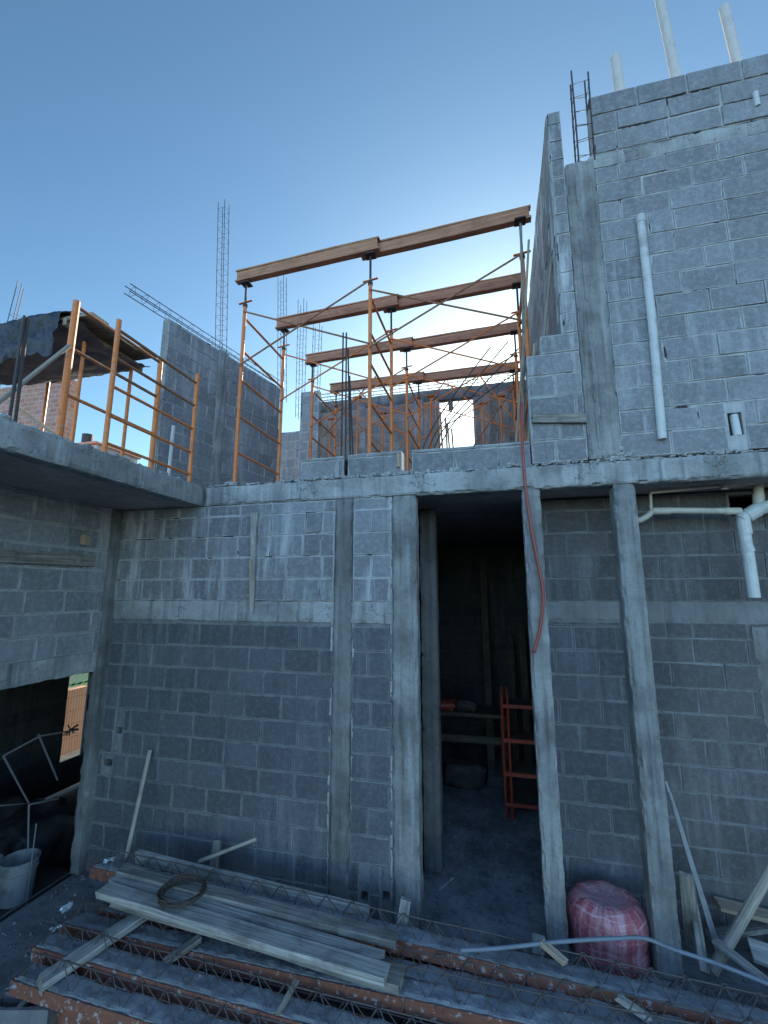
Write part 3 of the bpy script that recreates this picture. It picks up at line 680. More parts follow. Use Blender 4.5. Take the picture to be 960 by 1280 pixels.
for r_, y in enumerate(ROWS):
    for k in range(2):
        xa, xb = XP[k], XP[k+1]; yy = y - .03
        t = T('cross_brace', f'pair of thin crossed braces in the {bay[k]} of the {blab[r_]} scaffold line', 'brace', ((xa+xb)/2, yy, 5.3), 'crossed scaffold braces')
        za, zb = 6.1, 5.42
        b = MB(); tube(b, [(xa, yy, za), (xb, yy, zb)], .0105, 6); b.build('brace_bar', M_ORG if r_ else M_BRACE, t)
        b = MB(); tube(b, [(xa, yy-.022, zb-.06), (xb, yy-.022, za+.1)], .0105, 6); b.build('brace_bar', M_ORG if r_ else M_BRACE, t)
rp = random.Random(5)
for k, px_ in enumerate((412, 446, 478, 538, 604, 627)):
    y = 7.2 + .16*k if k % 2 else 8.2; q = onY(px_, 540, y); zt_ = 6.1 + .08*rp.random()
    t = T('steel_prop', 'rusty orange steel prop number among the crowd behind the scaffold', 'prop', (q.x, y, ZR1), 'steel props behind the scaffold')
    t['label'] = 'thin rusty steel prop in the crowd of props before the upper back wall'
    b = MB(); tube(b, [(q.x, y, ZR1-.02), (q.x, y, 5.3)], .024, 8); b.build('outer_tube', M_ORG, t); b = MB(); tube(b, [(q.x, y, 5.3), (q.x+.02, y, zt_)], .017, 8); b.build('inner_tube', M_ORG, t)
    b = MB(); box(b, (q.x-.05, y-.05, zt_), (q.x+.09, y+.05, zt_+.012), .002); b.build('head_plate', M_ORG, t)
for k, (a_, c_, y) in enumerate((((405, 545), (470, 470), 7.6), ((500, 560), (560, 470), 8.0), ((560, 480), (640, 545), 8.3), ((590, 560), (645, 480), 7.9), ((440, 480), (520, 560), 8.2), ((600, 470), (655, 540), 7.3), ((415, 500), (480, 560), 8.25))):
    b = MB(); tube(b, [onY(*a_, y), onY(*c_, y+.1)], .012, 6); o = single(b.build('loose_brace', M_ORG if k % 3 else M_BRACE), 'thin slanting brace tied across the props before the upper back wall', 'brace', 'slanting braces before the back wall')
for k in range(5):
    A_ = onY(552+k*5, 560, 8.45); B_ = onY(546+k*4+rp.uniform(-2, 3), 508+k*7, 8.58); A_.z = ZR1; b = MB(); tube(b, [A_, B_], .018, 6)
    single(b.build('wooden_stick', M_WOOD), 'pale thin stick leaning in the left part of the bright window opening', 'stick', 'sticks leaning in the bright window opening')
# leaning poles at the tower corner
for k, (a_, c_, m_, r_, lb) in enumerate((((663, 565), (690, 318), M_POLE, .016, 'long leaning wooden pole resting on the high side wall'), ((655, 570), (651, 280), M_PLANK, .013, 'upright grey pole beside the right scaffold posts'),
        ((660, 560), (668, 430), M_WOOD, .015, 'short orange-brown pole at the foot of the tower corner'), ((645, 560), (661, 300), M_POLE, .012, 'thin pole slanting past the right ends of the timber beams'))):
    b = MB(); A_, B_ = onY(*a_, 4.18), onY(*c_, 4.3 if k else 4.32); A_.z = max(A_.z, ZR1+.01); tube(b, [A_, (A_+B_)/2+V((.01, 0, 0)), B_], r_, 8)
    single(b.build('wooden_pole', m_), lb, 'pole', 'poles leaning by the tower corner')
b = MB(); A_, B_ = onY(666, 523, YF-.025), onY(733, 523, YF-.025); board(b, A_, B_, .03, .085, seed=7)
single(b.build('wooden_board', M_PLANK), 'short grey board fixed across the foot of the tower wall', 'board')

# ------------------------------------------------------------------ guard frames on the left slab
def guard(label, X, P1, P2, rails, rr=.016, pr=(.024, .024), group='orange frames along the left slab edge', mats=(M_ORG, M_ORG)):
    (a0, a1), (b0, b1) = P1, P2; A0, A1, B0, B1 = onX(*a0, X), onX(*a1, X), onX(*b0, X), onX(*b1, X)
    A0.z = B0.z = ZR1 - .015; A0.y = A1.y; B0.y = B1.y
    t = T('scaffold', label, 'scaffold', (X, (A0.y+B0.y)/2, ZR1), group)
    b = MB(); tube(b, [A0, A1], pr[0], 10); b.build('post', mats[0], t); b = MB(); tube(b, [B0, B1], pr[1], 10); b.build('post', mats[1], t)
    for z in rails: b = MB(); tube(b, [(X, A0.y, z), (X, B0.y, z)], rr, 8); b.build('rail', M_ORG if z < 4.6 else M_BRACE, t)
    return t
guard('worn yellow-orange scaffold frame nearest the edge of the left slab', -3.1, ((147, 566), (149, 400)), ((250, 598), (247, 468)), (4.88, 4.62, 4.36, 4.1, 3.86), .014, (.021, .021))
guard('bright orange scaffold frame with thick posts behind the nearer one on the left slab', -3.5, ((77, 545), (96, 377)), ((190, 578), (201, 450)), (5.12, 4.72, 4.3), .016, (.03, .026))
t = T('wooden_pole', 'slanting pole propped against the thick orange post on the left slab', 'pole', onX(0, 505, -3.6))
b = MB(); tube(b, [onX(-30, 525, -3.7), onX(87, 432, -3.46)], .017, 8); b.build('pole', M_POLE, t)
b = MB(); tube(b, [onX(-5, 490, -5.2), onX(72, 545, -4.7)], .02, 8); single(b.build('wooden_rail', M_WOOD), 'pale wooden rail sloping in front of the red brick wall', 'rail')
b = MB(); A_, B_ = onX(186, 580, -3.55), onX(193, 520, -3.55); tube(b, [V((A_.x, A_.y+.3, ZR1-.02)), V((B_.x, B_.y+.3, B_.z))], .02, 8)
single(b.build('pvc_stub', M_PVC), 'whitish upright stub pipe beside the rear orange post', 'pipe')

# platform and tarp
ZD = 5.5
t = T('scaffold_platform', 'raised plank platform on posts at the left, half covered by the dark tarp', 'platform', (-4.8, 3.85, ZR1))
for k in range(4):
    y = 3.42 + k*.235; b = MB(); board(b, (-5.9, y, ZD+.003*k), (-3.98-.05*(k % 3), y+.01, ZD+.004*k), .215, .035, seed=k+70, warp=.012); b.build('plank', M_DECK, t)
for x in (-5.6, -4.3):
    b = MB(); board(b, (x, 3.3, ZD-.06), (x, 4.35, ZD-.06), .05, .08, seed=int(x*9)); b.build('cross_bearer', M_DECK, t)
    for y in (3.55, 4.2): b = MB(); tube(b, [(x, y, ZR1-.02), (x, y, ZD-.1)], .02, 8); b.build('post', M_ORG, t)
b = MB(); vs = []; fs = []; nu, nv = 110, 80
for i in range(nu+1):
    u = i/nu
    for j in range(nv+1):
        v = j/nv; x = -6.1 + (1.78 + .2*max(0, min(1, (.5-v)*9)))*u + .07*mnoise.noise(V((v*5, 2, 0)))
        drop = .47 + .13*mnoise.noise(V((u*3.2, 5, 0))) + .05*mnoise.noise(V((u*14, 7, 0)))
        if v < .45: y = 4.3 - (v/.45)*(.97); z = ZD+.05
        elif v < .52: a_ = (v-.45)/.07*math.pi/2; y = 3.33-.05*math.sin(a_); z = ZD+.05-.05*(1-math.cos(a_))
        else: y = 3.28; z = ZD - (v-.52)/.48*drop
        nn_ = mnoise.noise(V((u*7+v*2, v*4, 1)))*.05 + (.5-abs(mnoise.noise(V((u*15+v*5, v*3-u*4, 3)))))*.045 + (.5-abs(mnoise.noise(V((u*26-v*9, v*7, 9)))))*.025
        if v > .5: y -= nn_ + .02; z += .02*nn_
        else: z += abs(nn_)*1.2
        vs.append((x, y, z))
for i in range(nu):
    for j in range(nv): q = i*(nv+1)+j; fs.append([q, q+1, q+nv+2, q+nv+1])
b.add(vs, fs); vs2 = []; fs2 = []
for i in range(61):
    for j in range(33):
        u, v = i/60, j/32; x = -6.1+2.0*u; y = 3.3+1.0*v
        vs2.append((x, y, ZD-.07-.22*math.sin(math.pi*min(1, max(0, v*.9+.05)))*(.6+.4*math.sin(u*3.1+.2)) + (.07*mnoise.noise(V((u*6, v*5, 3))) + .05*abs(mnoise.noise(V((u*13+v*4, v*9, 8)))))))
for i in range(60):
    for j in range(32): q = i*33+j; fs2.append([q, q+33, q+34, q+1])
b.add(vs2, fs2)
single(b.build('tarp', M_TARP, smooth=True), 'crumpled dark blue-black tarp draped over the raised platform', 'tarp')

# ------------------------------------------------------------------ pipes
def pipe(label, pts, r, m, group, rings=(), smooth=0, cat='pipe', n=14, name='drain_pipe'):
    t = T(name, label, cat, pts[0], group); b = MB(); tube(b, smoothpts(pts, smooth) if smooth else pts, r, n); b.build('barrel', m, t, smooth=False)
    for (a_, c_, f) in rings:
        b = MB(); tube(b, [a_, c_], r*f, n); b.build('coupling', m, t)
    return t
A_, B_ = onY(800, 268, YF-.03), onY(828, 549, YF-.03); d_ = (B_-A_).normalized()
pipe('long white pvc pipe running down the face of the tower wall', [A_+V((0, .05, .0)), A_+V((0, .01, -.02)), A_+d_*.08, (A_+B_)/2+V((.01, 0, 0)), B_], .034, M_PVC, 'white pipes on the tower', [(A_+d_*.02, A_+d_*.09, 1.15)])
pipe('short white pipe end in a broken hole low on the tower wall', [onY(917, 519, YF+.03), onY(922, 545, YF+.02)], .03, M_PVC, 'white pipes on the tower')
pipe('tiny bent white pipe end near the tower parapet at the right edge', [onY(944, 116, YF-.02), onY(947, 133, YF-.02)], .022, M_PVC, 'white pipes on the tower')
for (x0, y0, x1, y1, r_, lb) in ((769, 72, 777, 130, .05, 'short stubby vent pipe at the left of the tower parapet'), (822, -14, 850, 110, .045, 'tall vent pipe leaning up out of frame above the tower parapet'), (905, 10, 926, 85, .045, 'medium leaning vent pipe at the right of the tower parapet')):
    A_, B_ = onY(x1, y1, 4.28), onY(x0, y0, 4.28); A_.z -= .35; pipe(lb, [A_, B_], r_, plastic('pvc_vent_'+str(x0), (.52, .47, .42), .5, .35), 'vent pipes on the tower roof')
Yp = 4.32
P_ = lambda x, y, Y=Yp: onY(x, y, Y)
pipe('cream horizontal drain pipe with a dipped left end under the right slab', [P_(788, 652), P_(800, 650), P_(808, 646), P_(816, 639), P_(830, 638), P_(925, 639)], .026, M_PVCB, 'cream pipes under the right slab', [(P_(816, 639), P_(838, 638.5), 1.18), (P_(906, 639), P_(926, 639), 1.2)])
pipe('thin cream water pipe under the right slab with a right-angle bend', [P_(814, 640), P_(813, 618), P_(814, 616), P_(905, 607.5), P_(945, 604), P_(952, 600), P_(953, 588)], .012, M_PVCB, 'cream pipes under the right slab', [(P_(900, 608), P_(908, 607), 1.7)], n=10)
pipe('second thin cream pipe behind it going off to the right', [P_(900, 609, 4.42), P_(1010, 605, 4.42), V((5.2, 4.42, P_(1010, 605, 4.42).z))], .012, M_PVCB, 'cream pipes under the right slab', n=10)
pipe('fat drain pipe curving in from the right under the slab', [V((5.2, Yp, P_(1010, 623).z+.02)), P_(1010, 623), P_(975, 630), P_(950, 636), P_(935, 643), P_(927, 650)], .052, M_PVC, 'cream pipes under the right slab', [(P_(947, 637), P_(933, 645), 1.12)], 4)
pipe('thick downpipe with two rings and a broken lower end at the right', [P_(929, 645), P_(930, 660), P_(937, 705), P_(943, 747)], .043, M_PVC, 'cream pipes under the right slab', [(P_(929, 650), P_(932, 668), 1.15), (P_(933, 683), P_(936, 690), 1.12)])
pipe('vertical pipe piece dropping from the slab onto the fat drain pipe', [P_(947, 585, 4.36), P_(949, 634, 4.36)], .036, M_PVCB, 'cream pipes under the right slab', [(P_(948, 618, 4.36), P_(949, 634, 4.36), 1.15)])
q = P_(905, 607, 4.3); b = MB(); box(b, (q.x-.012, q.y-.01, q.z-.03), (q.x+.012, q.y+.01, ZR0+.02), .002); box(b, (q.x-.03, q.y-.015, q.z-.035), (q.x+.03, q.y+.02, q.z-.02), .002)
single(b.build('pipe_hanger', M_GALV), 'small galvanized strap hanger holding the thin cream pipe', 'hanger')

# red hose
pts = [onY(652, 505, 4.02), onY(653, 556, 3.98), onY(654, 575, 3.955), onY(657, 610, 3.965), onY(664, 660, 3.965), onY(674, 712, 3.965), onY(679, 745, 3.965), onY(675, 785, 3.965), onY(667, 816, 3.96)]
b = MB(); tube(b, smoothpts(pts, 6), .0125, 8); single(b.build('hose', M_HOSE, smooth=True), 'dark red hose hanging down the narrow column right of the doorway', 'hose')

# ------------------------------------------------------------------ foreground: joists, planks
JG = 'precast joists stacked in the yard'
def joist(label, A, B, wd=.14, ht=.08, top=.19, pitch=.19, seed=0):
    """precast joist: concrete strip in a red channel with a triangular wire lattice on top"""
    A, B = V(A), V(B); d, s, u = frame(A, B); L = (B-A).length; rn = random.Random(seed)
    t = T('lattice_joist', label, 'joist', A, JG); Mx = Matrix((( d.x, s.x, u.x, A.x), (d.y, s.y, u.y, A.y), (d.z, s.z, u.z, A.z), (0, 0, 0, 1)))
    b = MB(); rough(b, (.012, -wd/2+.004, .006), (L, wd/2-.004, ht+.006), .022, .007, 16, seed, edge=.008, M=Mx); b.build('concrete_strip', M_JOIST, t)
    b = MB(); x = 0
    while x < L:
        l_ = min(rn.uniform(.9, 1.3), L-x)
        for sg in (-1, 1): box(b, (x+.003, sg*wd/2-.004, -.004), (x+l_-.003, sg*wd/2+.006, ht-.004), .002, M=Mx)
        box(b, (x+.003, -wd/2, -.006), (x+l_-.003, wd/2, .004), .002, M=Mx); x += l_
    box(b, (-.006, -wd/2, 0), (.012, wd/2, ht-.006), .002, M=Mx)
    b.build('red_channel', M_REDJ, t)
    Q = lambda x, y, z: A + d*x + s*y + u*z
    b = MB(); tube(b, [Q(x_*L/14-.02, .012*mnoise.noise(V((x_*.8, seed, 0))), top+.012*mnoise.noise(V((x_*.7, seed, 5)))) for x_ in range(15)], .0042, 6); b.build('top_wire', M_WIRE, t)
    b = MB(); k = int(L/pitch)
    for sg in (-1, 1):
        pts = []
        for i in range(k):
            x = .04 + i*pitch; jx = rn.uniform(-.012, .012); jz = rn.uniform(-.006, .006)
            pts += [Q(x+jx, sg*wd*.33, ht-.01), Q(x+pitch*.42+jx, sg*.012, top+jz), Q(x+pitch*.52+jx, sg*.010, top+.006+jz)]
        tube(b, pts, .0036, 5)
    b.build('lattice', M_WIRE, t); return t
ya, yb = 3.46, 3.46
J = (('topmost lattice joist, red edged, passing behind the grey planks', (-3.35, 3.46, .365), (2.2, 3.46, .15)),
     ('lattice joist under the front of the plank pile', (-3.22, 3.12, .19), (2.2, 3.12, .225)),
     ('lattice joist with its foil-tipped red end under the short batten', (-3.17, 2.865, .215), (2.2, 2.86, .10)),
     ('lowest lattice joist at the front left corner of the stack', (-3.06, 2.65, .195), (2.2, 2.64, .09)),
     ('low lattice joist hidden under the plank pile, between its neighbours', (-3.1, 3.30, .19), (2.2, 3.29, .16)),
     ('half-hidden bottom joist in the gap just behind the foil-tipped joist', (-3.05, 3.005, .045), (2.2, 3.0, .02)),
     ('half-hidden bottom joist in the gap between the two nearest joists', (-2.98, 2.76, .02), (2.2, 2.75, .0)),
     ('lattice joist deepest in the stack, behind the planks near the wall', (-2.2, 3.68, .03), (2.2, 3.68, .03)))
for k, (lb, a_, c_) in enumerate(J): joist(lb, a_, c_, seed=k+1)
# supports: hollow blocks and sleepers beneath the stack
def hollow(label, c, rot=0, m=M_JOIST):
    t = T('hollow_block', label, 'block', c, 'hollow concrete blocks under the joists'); Mx = Matrix.Translation(c) @ Matrix.Rotation(rot, 4, 'Z'); b = MB()
    for lo, hi in (((-.2, -.075, 0), (.2, -.045, .15)), ((-.2, .045, 0), (.2, .075, .15)), ((-.2, -.045, 0), (-.165, .045, .15)), ((.165, -.045, 0), (.2, .045, .15)), ((-.02, -.045, 0), (.02, .045, .15))):
        rough(b, lo, hi, .03, .003, 20, 3, edge=.004, M=Mx)
    b.build('body', m, t)
hollow('grey hollow block lying at the bottom left corner under the joist ends', (-2.98, 2.62, .005), .25, M_REC)
t = T('wooden_sleeper', 'dark timber sleeper under the left ends of the joists', 'timber', (-2.6, 3.1, 0))
b = MB(); board(b, (-2.62, 3.09, .085), (-2.58, 3.62, .085), .1, .16, seed=5); b.build('sleeper', M_DECK, t)
b = MB(); board(b, (-2.6, 3.39, .25), (-2.58, 3.60, .25), .1, .16, seed=7); b.build('packing', M_DECK, t)
t = T('wooden_sleeper', 'dark timber sleeper under the right ends of the joists', 'timber', (1.6, 3.1, 0))
b = MB(); board(b, (1.6, 3.09, .045), (1.6, 3.62, .045), .1, .09, seed=8); b.build('sleeper', M_DECK, t)
b = MB(); board(b, (1.6, 3.06, .15), (1.6, 3.36, .15), .1, .10, seed=9); b.build('packing', M_DECK, t)

# the plank pile
PG = 'planks piled on the joists'
def pix_board(name, label, a, c, z0, z1, w_, th, m, seed, group=PG, cat='plank', roll=0):
    b = MB(); board(b, onZ(*a, z0), onZ(*c, z1), w_, th, seed=seed, warp=.012, seg=16, roll=roll, bev=.004, ragged=.03)
    return single(b.build(name, m), label, cat, group)
pix_board('plank', 'pale front plank on top of the pile, nearest the camera', (128, 1113), (484, 1219), .49, .41, .125, .045, M_PLANKL, 1)
pix_board('plank', 'grey plank in the middle of the pile with a split right end', (141, 1099), (478, 1197), .475, .385, .08, .04, M_PLANKL, 2)
pix_board('plank', 'darker weathered plank at the back of the pile, behind the wire coil', (152, 1088), (494, 1175), .50, .40, .11, .045, M_PLANK, 3)
pix_board('plank', 'lower plank sticking out at the right under the pale front plank', (150, 1121), (502, 1226), .435, .355, .16, .05, M_PLANK, 4)
b = MB(); board(b, V((-3.05, 3.56, .455)), V((-1.03, 3.56, .335)), .045, .12, seed=5, warp=.01, seg=14, ragged=.02)
single(b.build('plank', M_PLANKL), 'pale plank standing on edge behind the joist wires, next to the block wall', 'plank', PG)
pix_board('batten', 'grey batten slanting out from under the planks at the lower left', (185, 1138), (52, 1226), .37, .30, .11, .045, M_PLANKL, 6, None, 'batten')
pix_board('wood_offcut', 'short brown offcut tucked under the slanting batten', (250, 1172), (205, 1205), .33, .26, .06, .03, M_PLANK, 16, None, 'wood offcut')
# coil of wire lying on the planks
cq = onZ(228, 1118, .512); b = MB(); rn = random.Random(4); pts = []
for k in range(260):
    a_ = k/260*2*math.pi*9; rr = .148 + .013*math.sin(k*.37) + rn.uniform(-.006, .006)
    pts.append(cq + V((math.cos(a_)*rr, math.sin(a_)*rr*1.02, .012+.014*math.sin(k*.11)+.02*(k/260))))
tube(b, pts, .0055, 5); single(b.build('wire_coil', metal('dark_wire', (.06, .045, .035), (.11, .06, .035), .6, .7)), 'dark rusty coil of tie wire lying on the planks', 'wire coil')
# upright stick, stub pieces behind the pile
b = MB(); A_, B_ = onZ(155, 1076, .42), onY(188, 938, 3.97); board(b, A_-V((0, 0, .1)), B_, .035, .028, seed=8, warp=.004); single(b.build('wooden_stick', M_POLE), 'thin wooden stick leaning on the block wall behind the pile', 'stick')
b = MB(); A_, B_ = onY(262, 1085, 3.72), onY(272, 1050, 3.9); A_.z = .0; board(b, A_, B_, .07, .035, (0, -1, 0), seed=9); single(b.build('wood_stub', M_PLANK), 'stubby grey board end poking up behind the plank standing on edge', 'board')
b = MB(); board(b, onY(248, 1077, 3.68), onY(321, 1048, 3.8), .03, .025, seed=10); single(b.build('wooden_stick', M_POLE), 'short light stick lying across the stubby board end', 'stick')
b = MB(); A_, B_ = onY(493, 1160, 3.55), onY(508, 1124, 3.62); A_.z = 0.02; board(b, A_, B_, .075, .04, (0, -1, 0), seed=11); single(b.build('wood_stub', M_PLANKL), 'pale stub of board with a wire tie beside the door column', 'board')
pix_board('wood_offcut', 'loose splintered board end lying in front of the pink bundle', (676, 1176), (708, 1204), .43, .39, .05, .03, M_WOOD, 12, None, 'wood offcut')
pix_board('wood_offcut', 'broken batten caught between the joists at the bottom right', (770, 1244), (815, 1276), .33, .28, .045, .03, M_PLANKL, 13, None, 'wood offcut')
pix_board('wood_offcut', 'brown stick across the lower joists at the bottom centre', (372, 1225), (348, 1268), .33, .27, .03, .025, M_PLANK, 14, None, 'wood offcut')
b = MB(); A_, B_ = onZ(672, 1172, .0), onY(664, 1152, 3.95); board(b, V((.14, 3.93, 0)), V((.16, 3.96, .16)), .09, .03, (0, -1, 0), seed=15); single(b.build('wood_stub', M_PLANKL), 'short pale board standing at the foot of the narrow column', 'board')
# foil / plastic scraps on the joist ends
def scrap(label, q, s_, sd):
    b = MB(); vs = []; fs = []; n_ = 7
    for i in range(n_):
        for j in range(n_):
            p = V(((i/(n_-1)-.5)*s_[0], (j/(n_-1)-.5)*s_[1], 0)); p += mnoise.noise_vector(p*40+V((sd, 0, 0)))*.022; vs.append(V(q)+p+V((0, 0, .03)))
    for i in range(n_-1):
        for j in range(n_-1): k = i*n_+j; fs.append([k, k+n_, k+n_+1, k+1])
    top = [tuple(p) for p in vs]; m_ = len(top); vs = top + [(x, y, z-.002) for x, y, z in top]
    fs += [[m_+i for i in f][::-1] for f in fs]
    b.add(vs, fs); return single(b.build('foil_scrap', M_FOIL), label, 'scrap', 'pale scraps on the joist ends')
scrap('crumpled shiny scrap on the red end of the topmost joist', onZ(135, 1080, .44), (.06, .07), 1)
scrap('small twisted pale scrap at the second joist end', onZ(82, 1140, .36), (.05, .10), 2)
scrap('tiny pale knot of plastic left of the joist ends', onZ(70, 1165, .26), (.04, .08), 3)
scrap('long white scrap on the tip of the slanting batten', onZ(25, 1232, .22), (.05, .14), 4)
# grey conduit
pts = [onZ(575, 1188, .43), onZ(625, 1185, .43), onZ(700, 1177, .43), onZ(770, 1173, .425), onZ(806, 1173, .42), onZ(840, 1186, .40), onZ(900, 1206, .38), onZ(985, 1240, .36)]
b = MB(); tube(b, smoothpts(pts, 5), .0125, 10); single(b.build('conduit', M_COND_P, smooth=True), 'blue-grey conduit lying across the joists in front of the pink bundle', 'conduit')

# pink wrapped bundle
b = MB(); cx_, cy_ = .665, 4.17; prof = [(.0, .362), (.05, .362), (.09, .366), (.13, .374), (.17, .377), (.205, .371), (.24, .352), (.263, .322), (.278, .28), (.284, .22), (.275, .16), (.262, .12), (.272, .08), (.275, .04), (.26, .0)]
n_ = 72; vs = [(cx_, cy_, .362)]; fs = []; uv = []
for k, (r_, z) in enumerate(prof[1:]):
    for i in range(n_):
        a_ = i/n_*2*math.pi; rr = r_*(1+.02*mnoise.noise(V((math.cos(a_)*2.5, math.sin(a_)*2.5, z*9)))+.012*mnoise.noise(V((math.cos(a_)*7, math.sin(a_)*7, z*4)))+.008*mnoise.noise(V((a_*1.2, z*38, 2)))); vs.append((cx_+rr*math.cos(a_), cy_+rr*math.sin(a_)*.92, z+.012*mnoise.noise(V((math.cos(a_)*r_*14, math.sin(a_)*r_*14, 5)))*(z > .02)))
for i in range(n_): fs.append([0, 1+i, 1+(i+1) % n_]); uv.append([(i/n_+.5/n_, 0), (i/n_, .1), ((i+1)/n_, .1)])
for k in range(len(prof)-2):
    for i in range(n_):
        a_, c_ = 1+k*n_+i, 1+k*n_+(i+1) % n_; fs.append([a_, a_+n_, c_+n_, c_])
        t0, t1 = .1+k*.06, .1+(k+1)*.06; uv.append([(i/n_, t0), (i/n_, t1), ((i+1)/n_, t1), ((i+1)/n_, t0)])
b.add(vs, fs, 0, .5, uv); single(b.build('wrapped_bundle', M_PINK, smooth=True), 'squat round bundle wrapped in pink-red plastic film between two columns', 'bundle')

# right-hand corner: strips, pole, scrap boards
for k, (xo, lb) in enumerate(((0, 'thin grey metal strip leaning on the wide column, outer of the pair'), (.028, 'thin grey metal strip leaning on the wide column, inner of the pair'))):
    b = MB(); board(b, (1.42+xo, 4.25+xo*.5, 0), onY(832, 976+k*14, 4.2)+V((xo, 0, 0)), .016, .022, seed=k, warp=.002); single(b.build('metal_strip', M_GALV), lb, 'strip', 'metal strips leaning on the wide column')
A_ = onZ(890, 1215, .05); B_ = onY(1012, 1000, 4.5); b = MB(); tube(b, [A_, (A_*.5+B_*.5)+V((.006, 0, 0)), B_], [.036, .034, .032], 12); single(b.build('timber_pole', M_POLE), 'stout round timber pole leaning on the right recessed wall', 'pole')
RG = 'scrap boards heaped at the right'
for k, (a_, c_, w_, th, m_, lb) in enumerate((((1.25, 4.25, .05), (1.22, 4.12, .62), .09, .03, M_PLANK, 'dark board standing against the foot of the wide column'), ((1.5, 4.42, .3), (2.4, 4.40, .20), .14, .03, M_WOOD, 'tan scrap board at the back of the heap in the right corner'),
        ((1.6, 4.2, .16), (2.5, 4.05, .06), .16, .03, M_PLANKL, 'pale scrap board low in the heap in the right corner'), ((1.36, 4.12, .22), (1.75, 3.72, .10), .1, .025, M_PLANKL, 'short whitish board slanting forward from the heap'),
        ((1.4, 4.38, .1), (2.3, 4.3, .42), .1, .03, M_PLANK, 'dark board sloping up to the right in the heap'), ((1.22, 3.95, .12), (1.32, 4.38, .45), .06, .03, M_PLANK, 'dark splintered board beside the wide column, bottom of the heap'))):
    b = MB(); board(b, a_, c_, w_, th, seed=k+30, warp=.008, roll=.3*(k % 3-1)); single(b.build('scrap_board', m_), lb, 'board', RG)

rn = random.Random(77); b = MB()
def crumb(x, y, z, r):
    n0 = len(b.v); vs = []
    for q in ((1, 0, 0), (-1, 0, 0), (0, 1, 0), (0, -1, 0), (0, 0, 1), (0, 0, -.4)): vs.append(V((x, y, z)) + V(q)*r*rn.uniform(.6, 1.3))
    b.add(vs, [[0, 2, 4], [2, 1, 4], [1, 3, 4], [3, 0, 4], [2, 0, 5], [1, 2, 5], [3, 1, 5], [0, 3, 5]])
for k in range(1500):
    m_ = k % 5
    if m_ == 0: x, y = rn.uniform(-4, 1.2), 3.98-abs(rn.gauss(0, .12))
    elif m_ == 1: x, y = -4+abs(rn.gauss(0, .4)), rn.uniform(2, 4)
    elif m_ == 2: x, y = rn.uniform(-.7, .2), rn.uniform(3.9, 6)
    elif m_ == 3: x, y = rn.uniform(-3.9, -2.6), rn.uniform(2, 3.9)
    else: x, y = rn.uniform(1.1, 2.6), rn.uniform(3.7, 4.5)
    crumb(x, y, .004, .004+.014*rn.random()**3)
tag(b.build('rubble', M_YARD), 'crumbs of mortar and grit scattered over the yard floor', None, None, 'stuff')
# ------------------------------------------------------------------ inside the doorway
t = T('steel_rack', 'red steel rack with shelves in the dark room behind the doorway', 'rack', (.15, 6.1, 0))
yb_ = 6.05; xa_, xb_ = onY(628, 900, yb_).x, .55
for x in (xa_, xa_+.07, xb_):
    for y in (yb_, yb_+.35): b = MB(); tube(b, [(x, y, 0), (x, y, 1.42 if x < .4 else 1.3)], .016, 8); b.build('upright', M_REDR, t)
for yy in (883, 926, 968, 1006):
    z = onY(640, yy, yb_).z; b = MB(); box(b, (xa_, yb_-.012, z-.022), (xb_, yb_+.012, z+.022), .003); b.build('shelf_rail', M_REDR, t); b = MB(); box(b, (xa_, yb_+.34, z-.02), (xb_, yb_+.36, z+.02), .003); o = b.build('shelf_rail', M_REDR, t)
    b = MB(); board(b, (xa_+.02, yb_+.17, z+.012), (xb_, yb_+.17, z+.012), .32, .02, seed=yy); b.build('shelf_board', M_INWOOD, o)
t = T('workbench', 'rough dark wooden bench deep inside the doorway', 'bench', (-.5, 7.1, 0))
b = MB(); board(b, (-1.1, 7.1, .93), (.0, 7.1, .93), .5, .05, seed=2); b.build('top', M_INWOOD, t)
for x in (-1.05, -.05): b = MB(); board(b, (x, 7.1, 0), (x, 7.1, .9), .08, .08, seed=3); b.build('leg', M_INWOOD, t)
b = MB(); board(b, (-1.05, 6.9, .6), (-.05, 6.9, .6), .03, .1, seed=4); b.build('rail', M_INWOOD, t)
for k, (x, z, lb) in enumerate(((-.85, .95, 'lumpy dark sack on the left of the inner bench'), (-.55, .95, 'dark crumpled sack on the middle of the inner bench'), (-.6, 0, 'dark heap on the floor below the inner bench'))):
    b = MB(); s_ = .14 if k < 2 else .28; rough(b, (x-s_, 7.0-s_, z), (x+s_, 7.0+s_*.8, z+s_*1.1), .05, .05, 5, k+3, edge=.06); single(b.build('sack', M_DARK if k else M_HOSE, smooth=True), lb, 'sack', 'sacks around the inner bench')
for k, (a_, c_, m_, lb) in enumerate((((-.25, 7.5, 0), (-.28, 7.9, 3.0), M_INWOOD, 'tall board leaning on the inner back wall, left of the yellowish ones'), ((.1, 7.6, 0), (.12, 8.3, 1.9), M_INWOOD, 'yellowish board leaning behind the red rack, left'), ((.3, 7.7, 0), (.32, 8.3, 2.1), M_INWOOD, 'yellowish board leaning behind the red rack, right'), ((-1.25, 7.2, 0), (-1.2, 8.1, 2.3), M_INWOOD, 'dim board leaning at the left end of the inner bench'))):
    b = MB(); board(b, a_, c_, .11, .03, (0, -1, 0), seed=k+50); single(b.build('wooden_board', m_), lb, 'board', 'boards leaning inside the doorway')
b = MB(); board(b, onZ(548, 1112, .006), onZ(566, 1097, .006), .025, .012, seed=3); single(b.build('wood_chip', M_PLANKL), 'small pale stick lying on the floor just inside the doorway', 'stick')

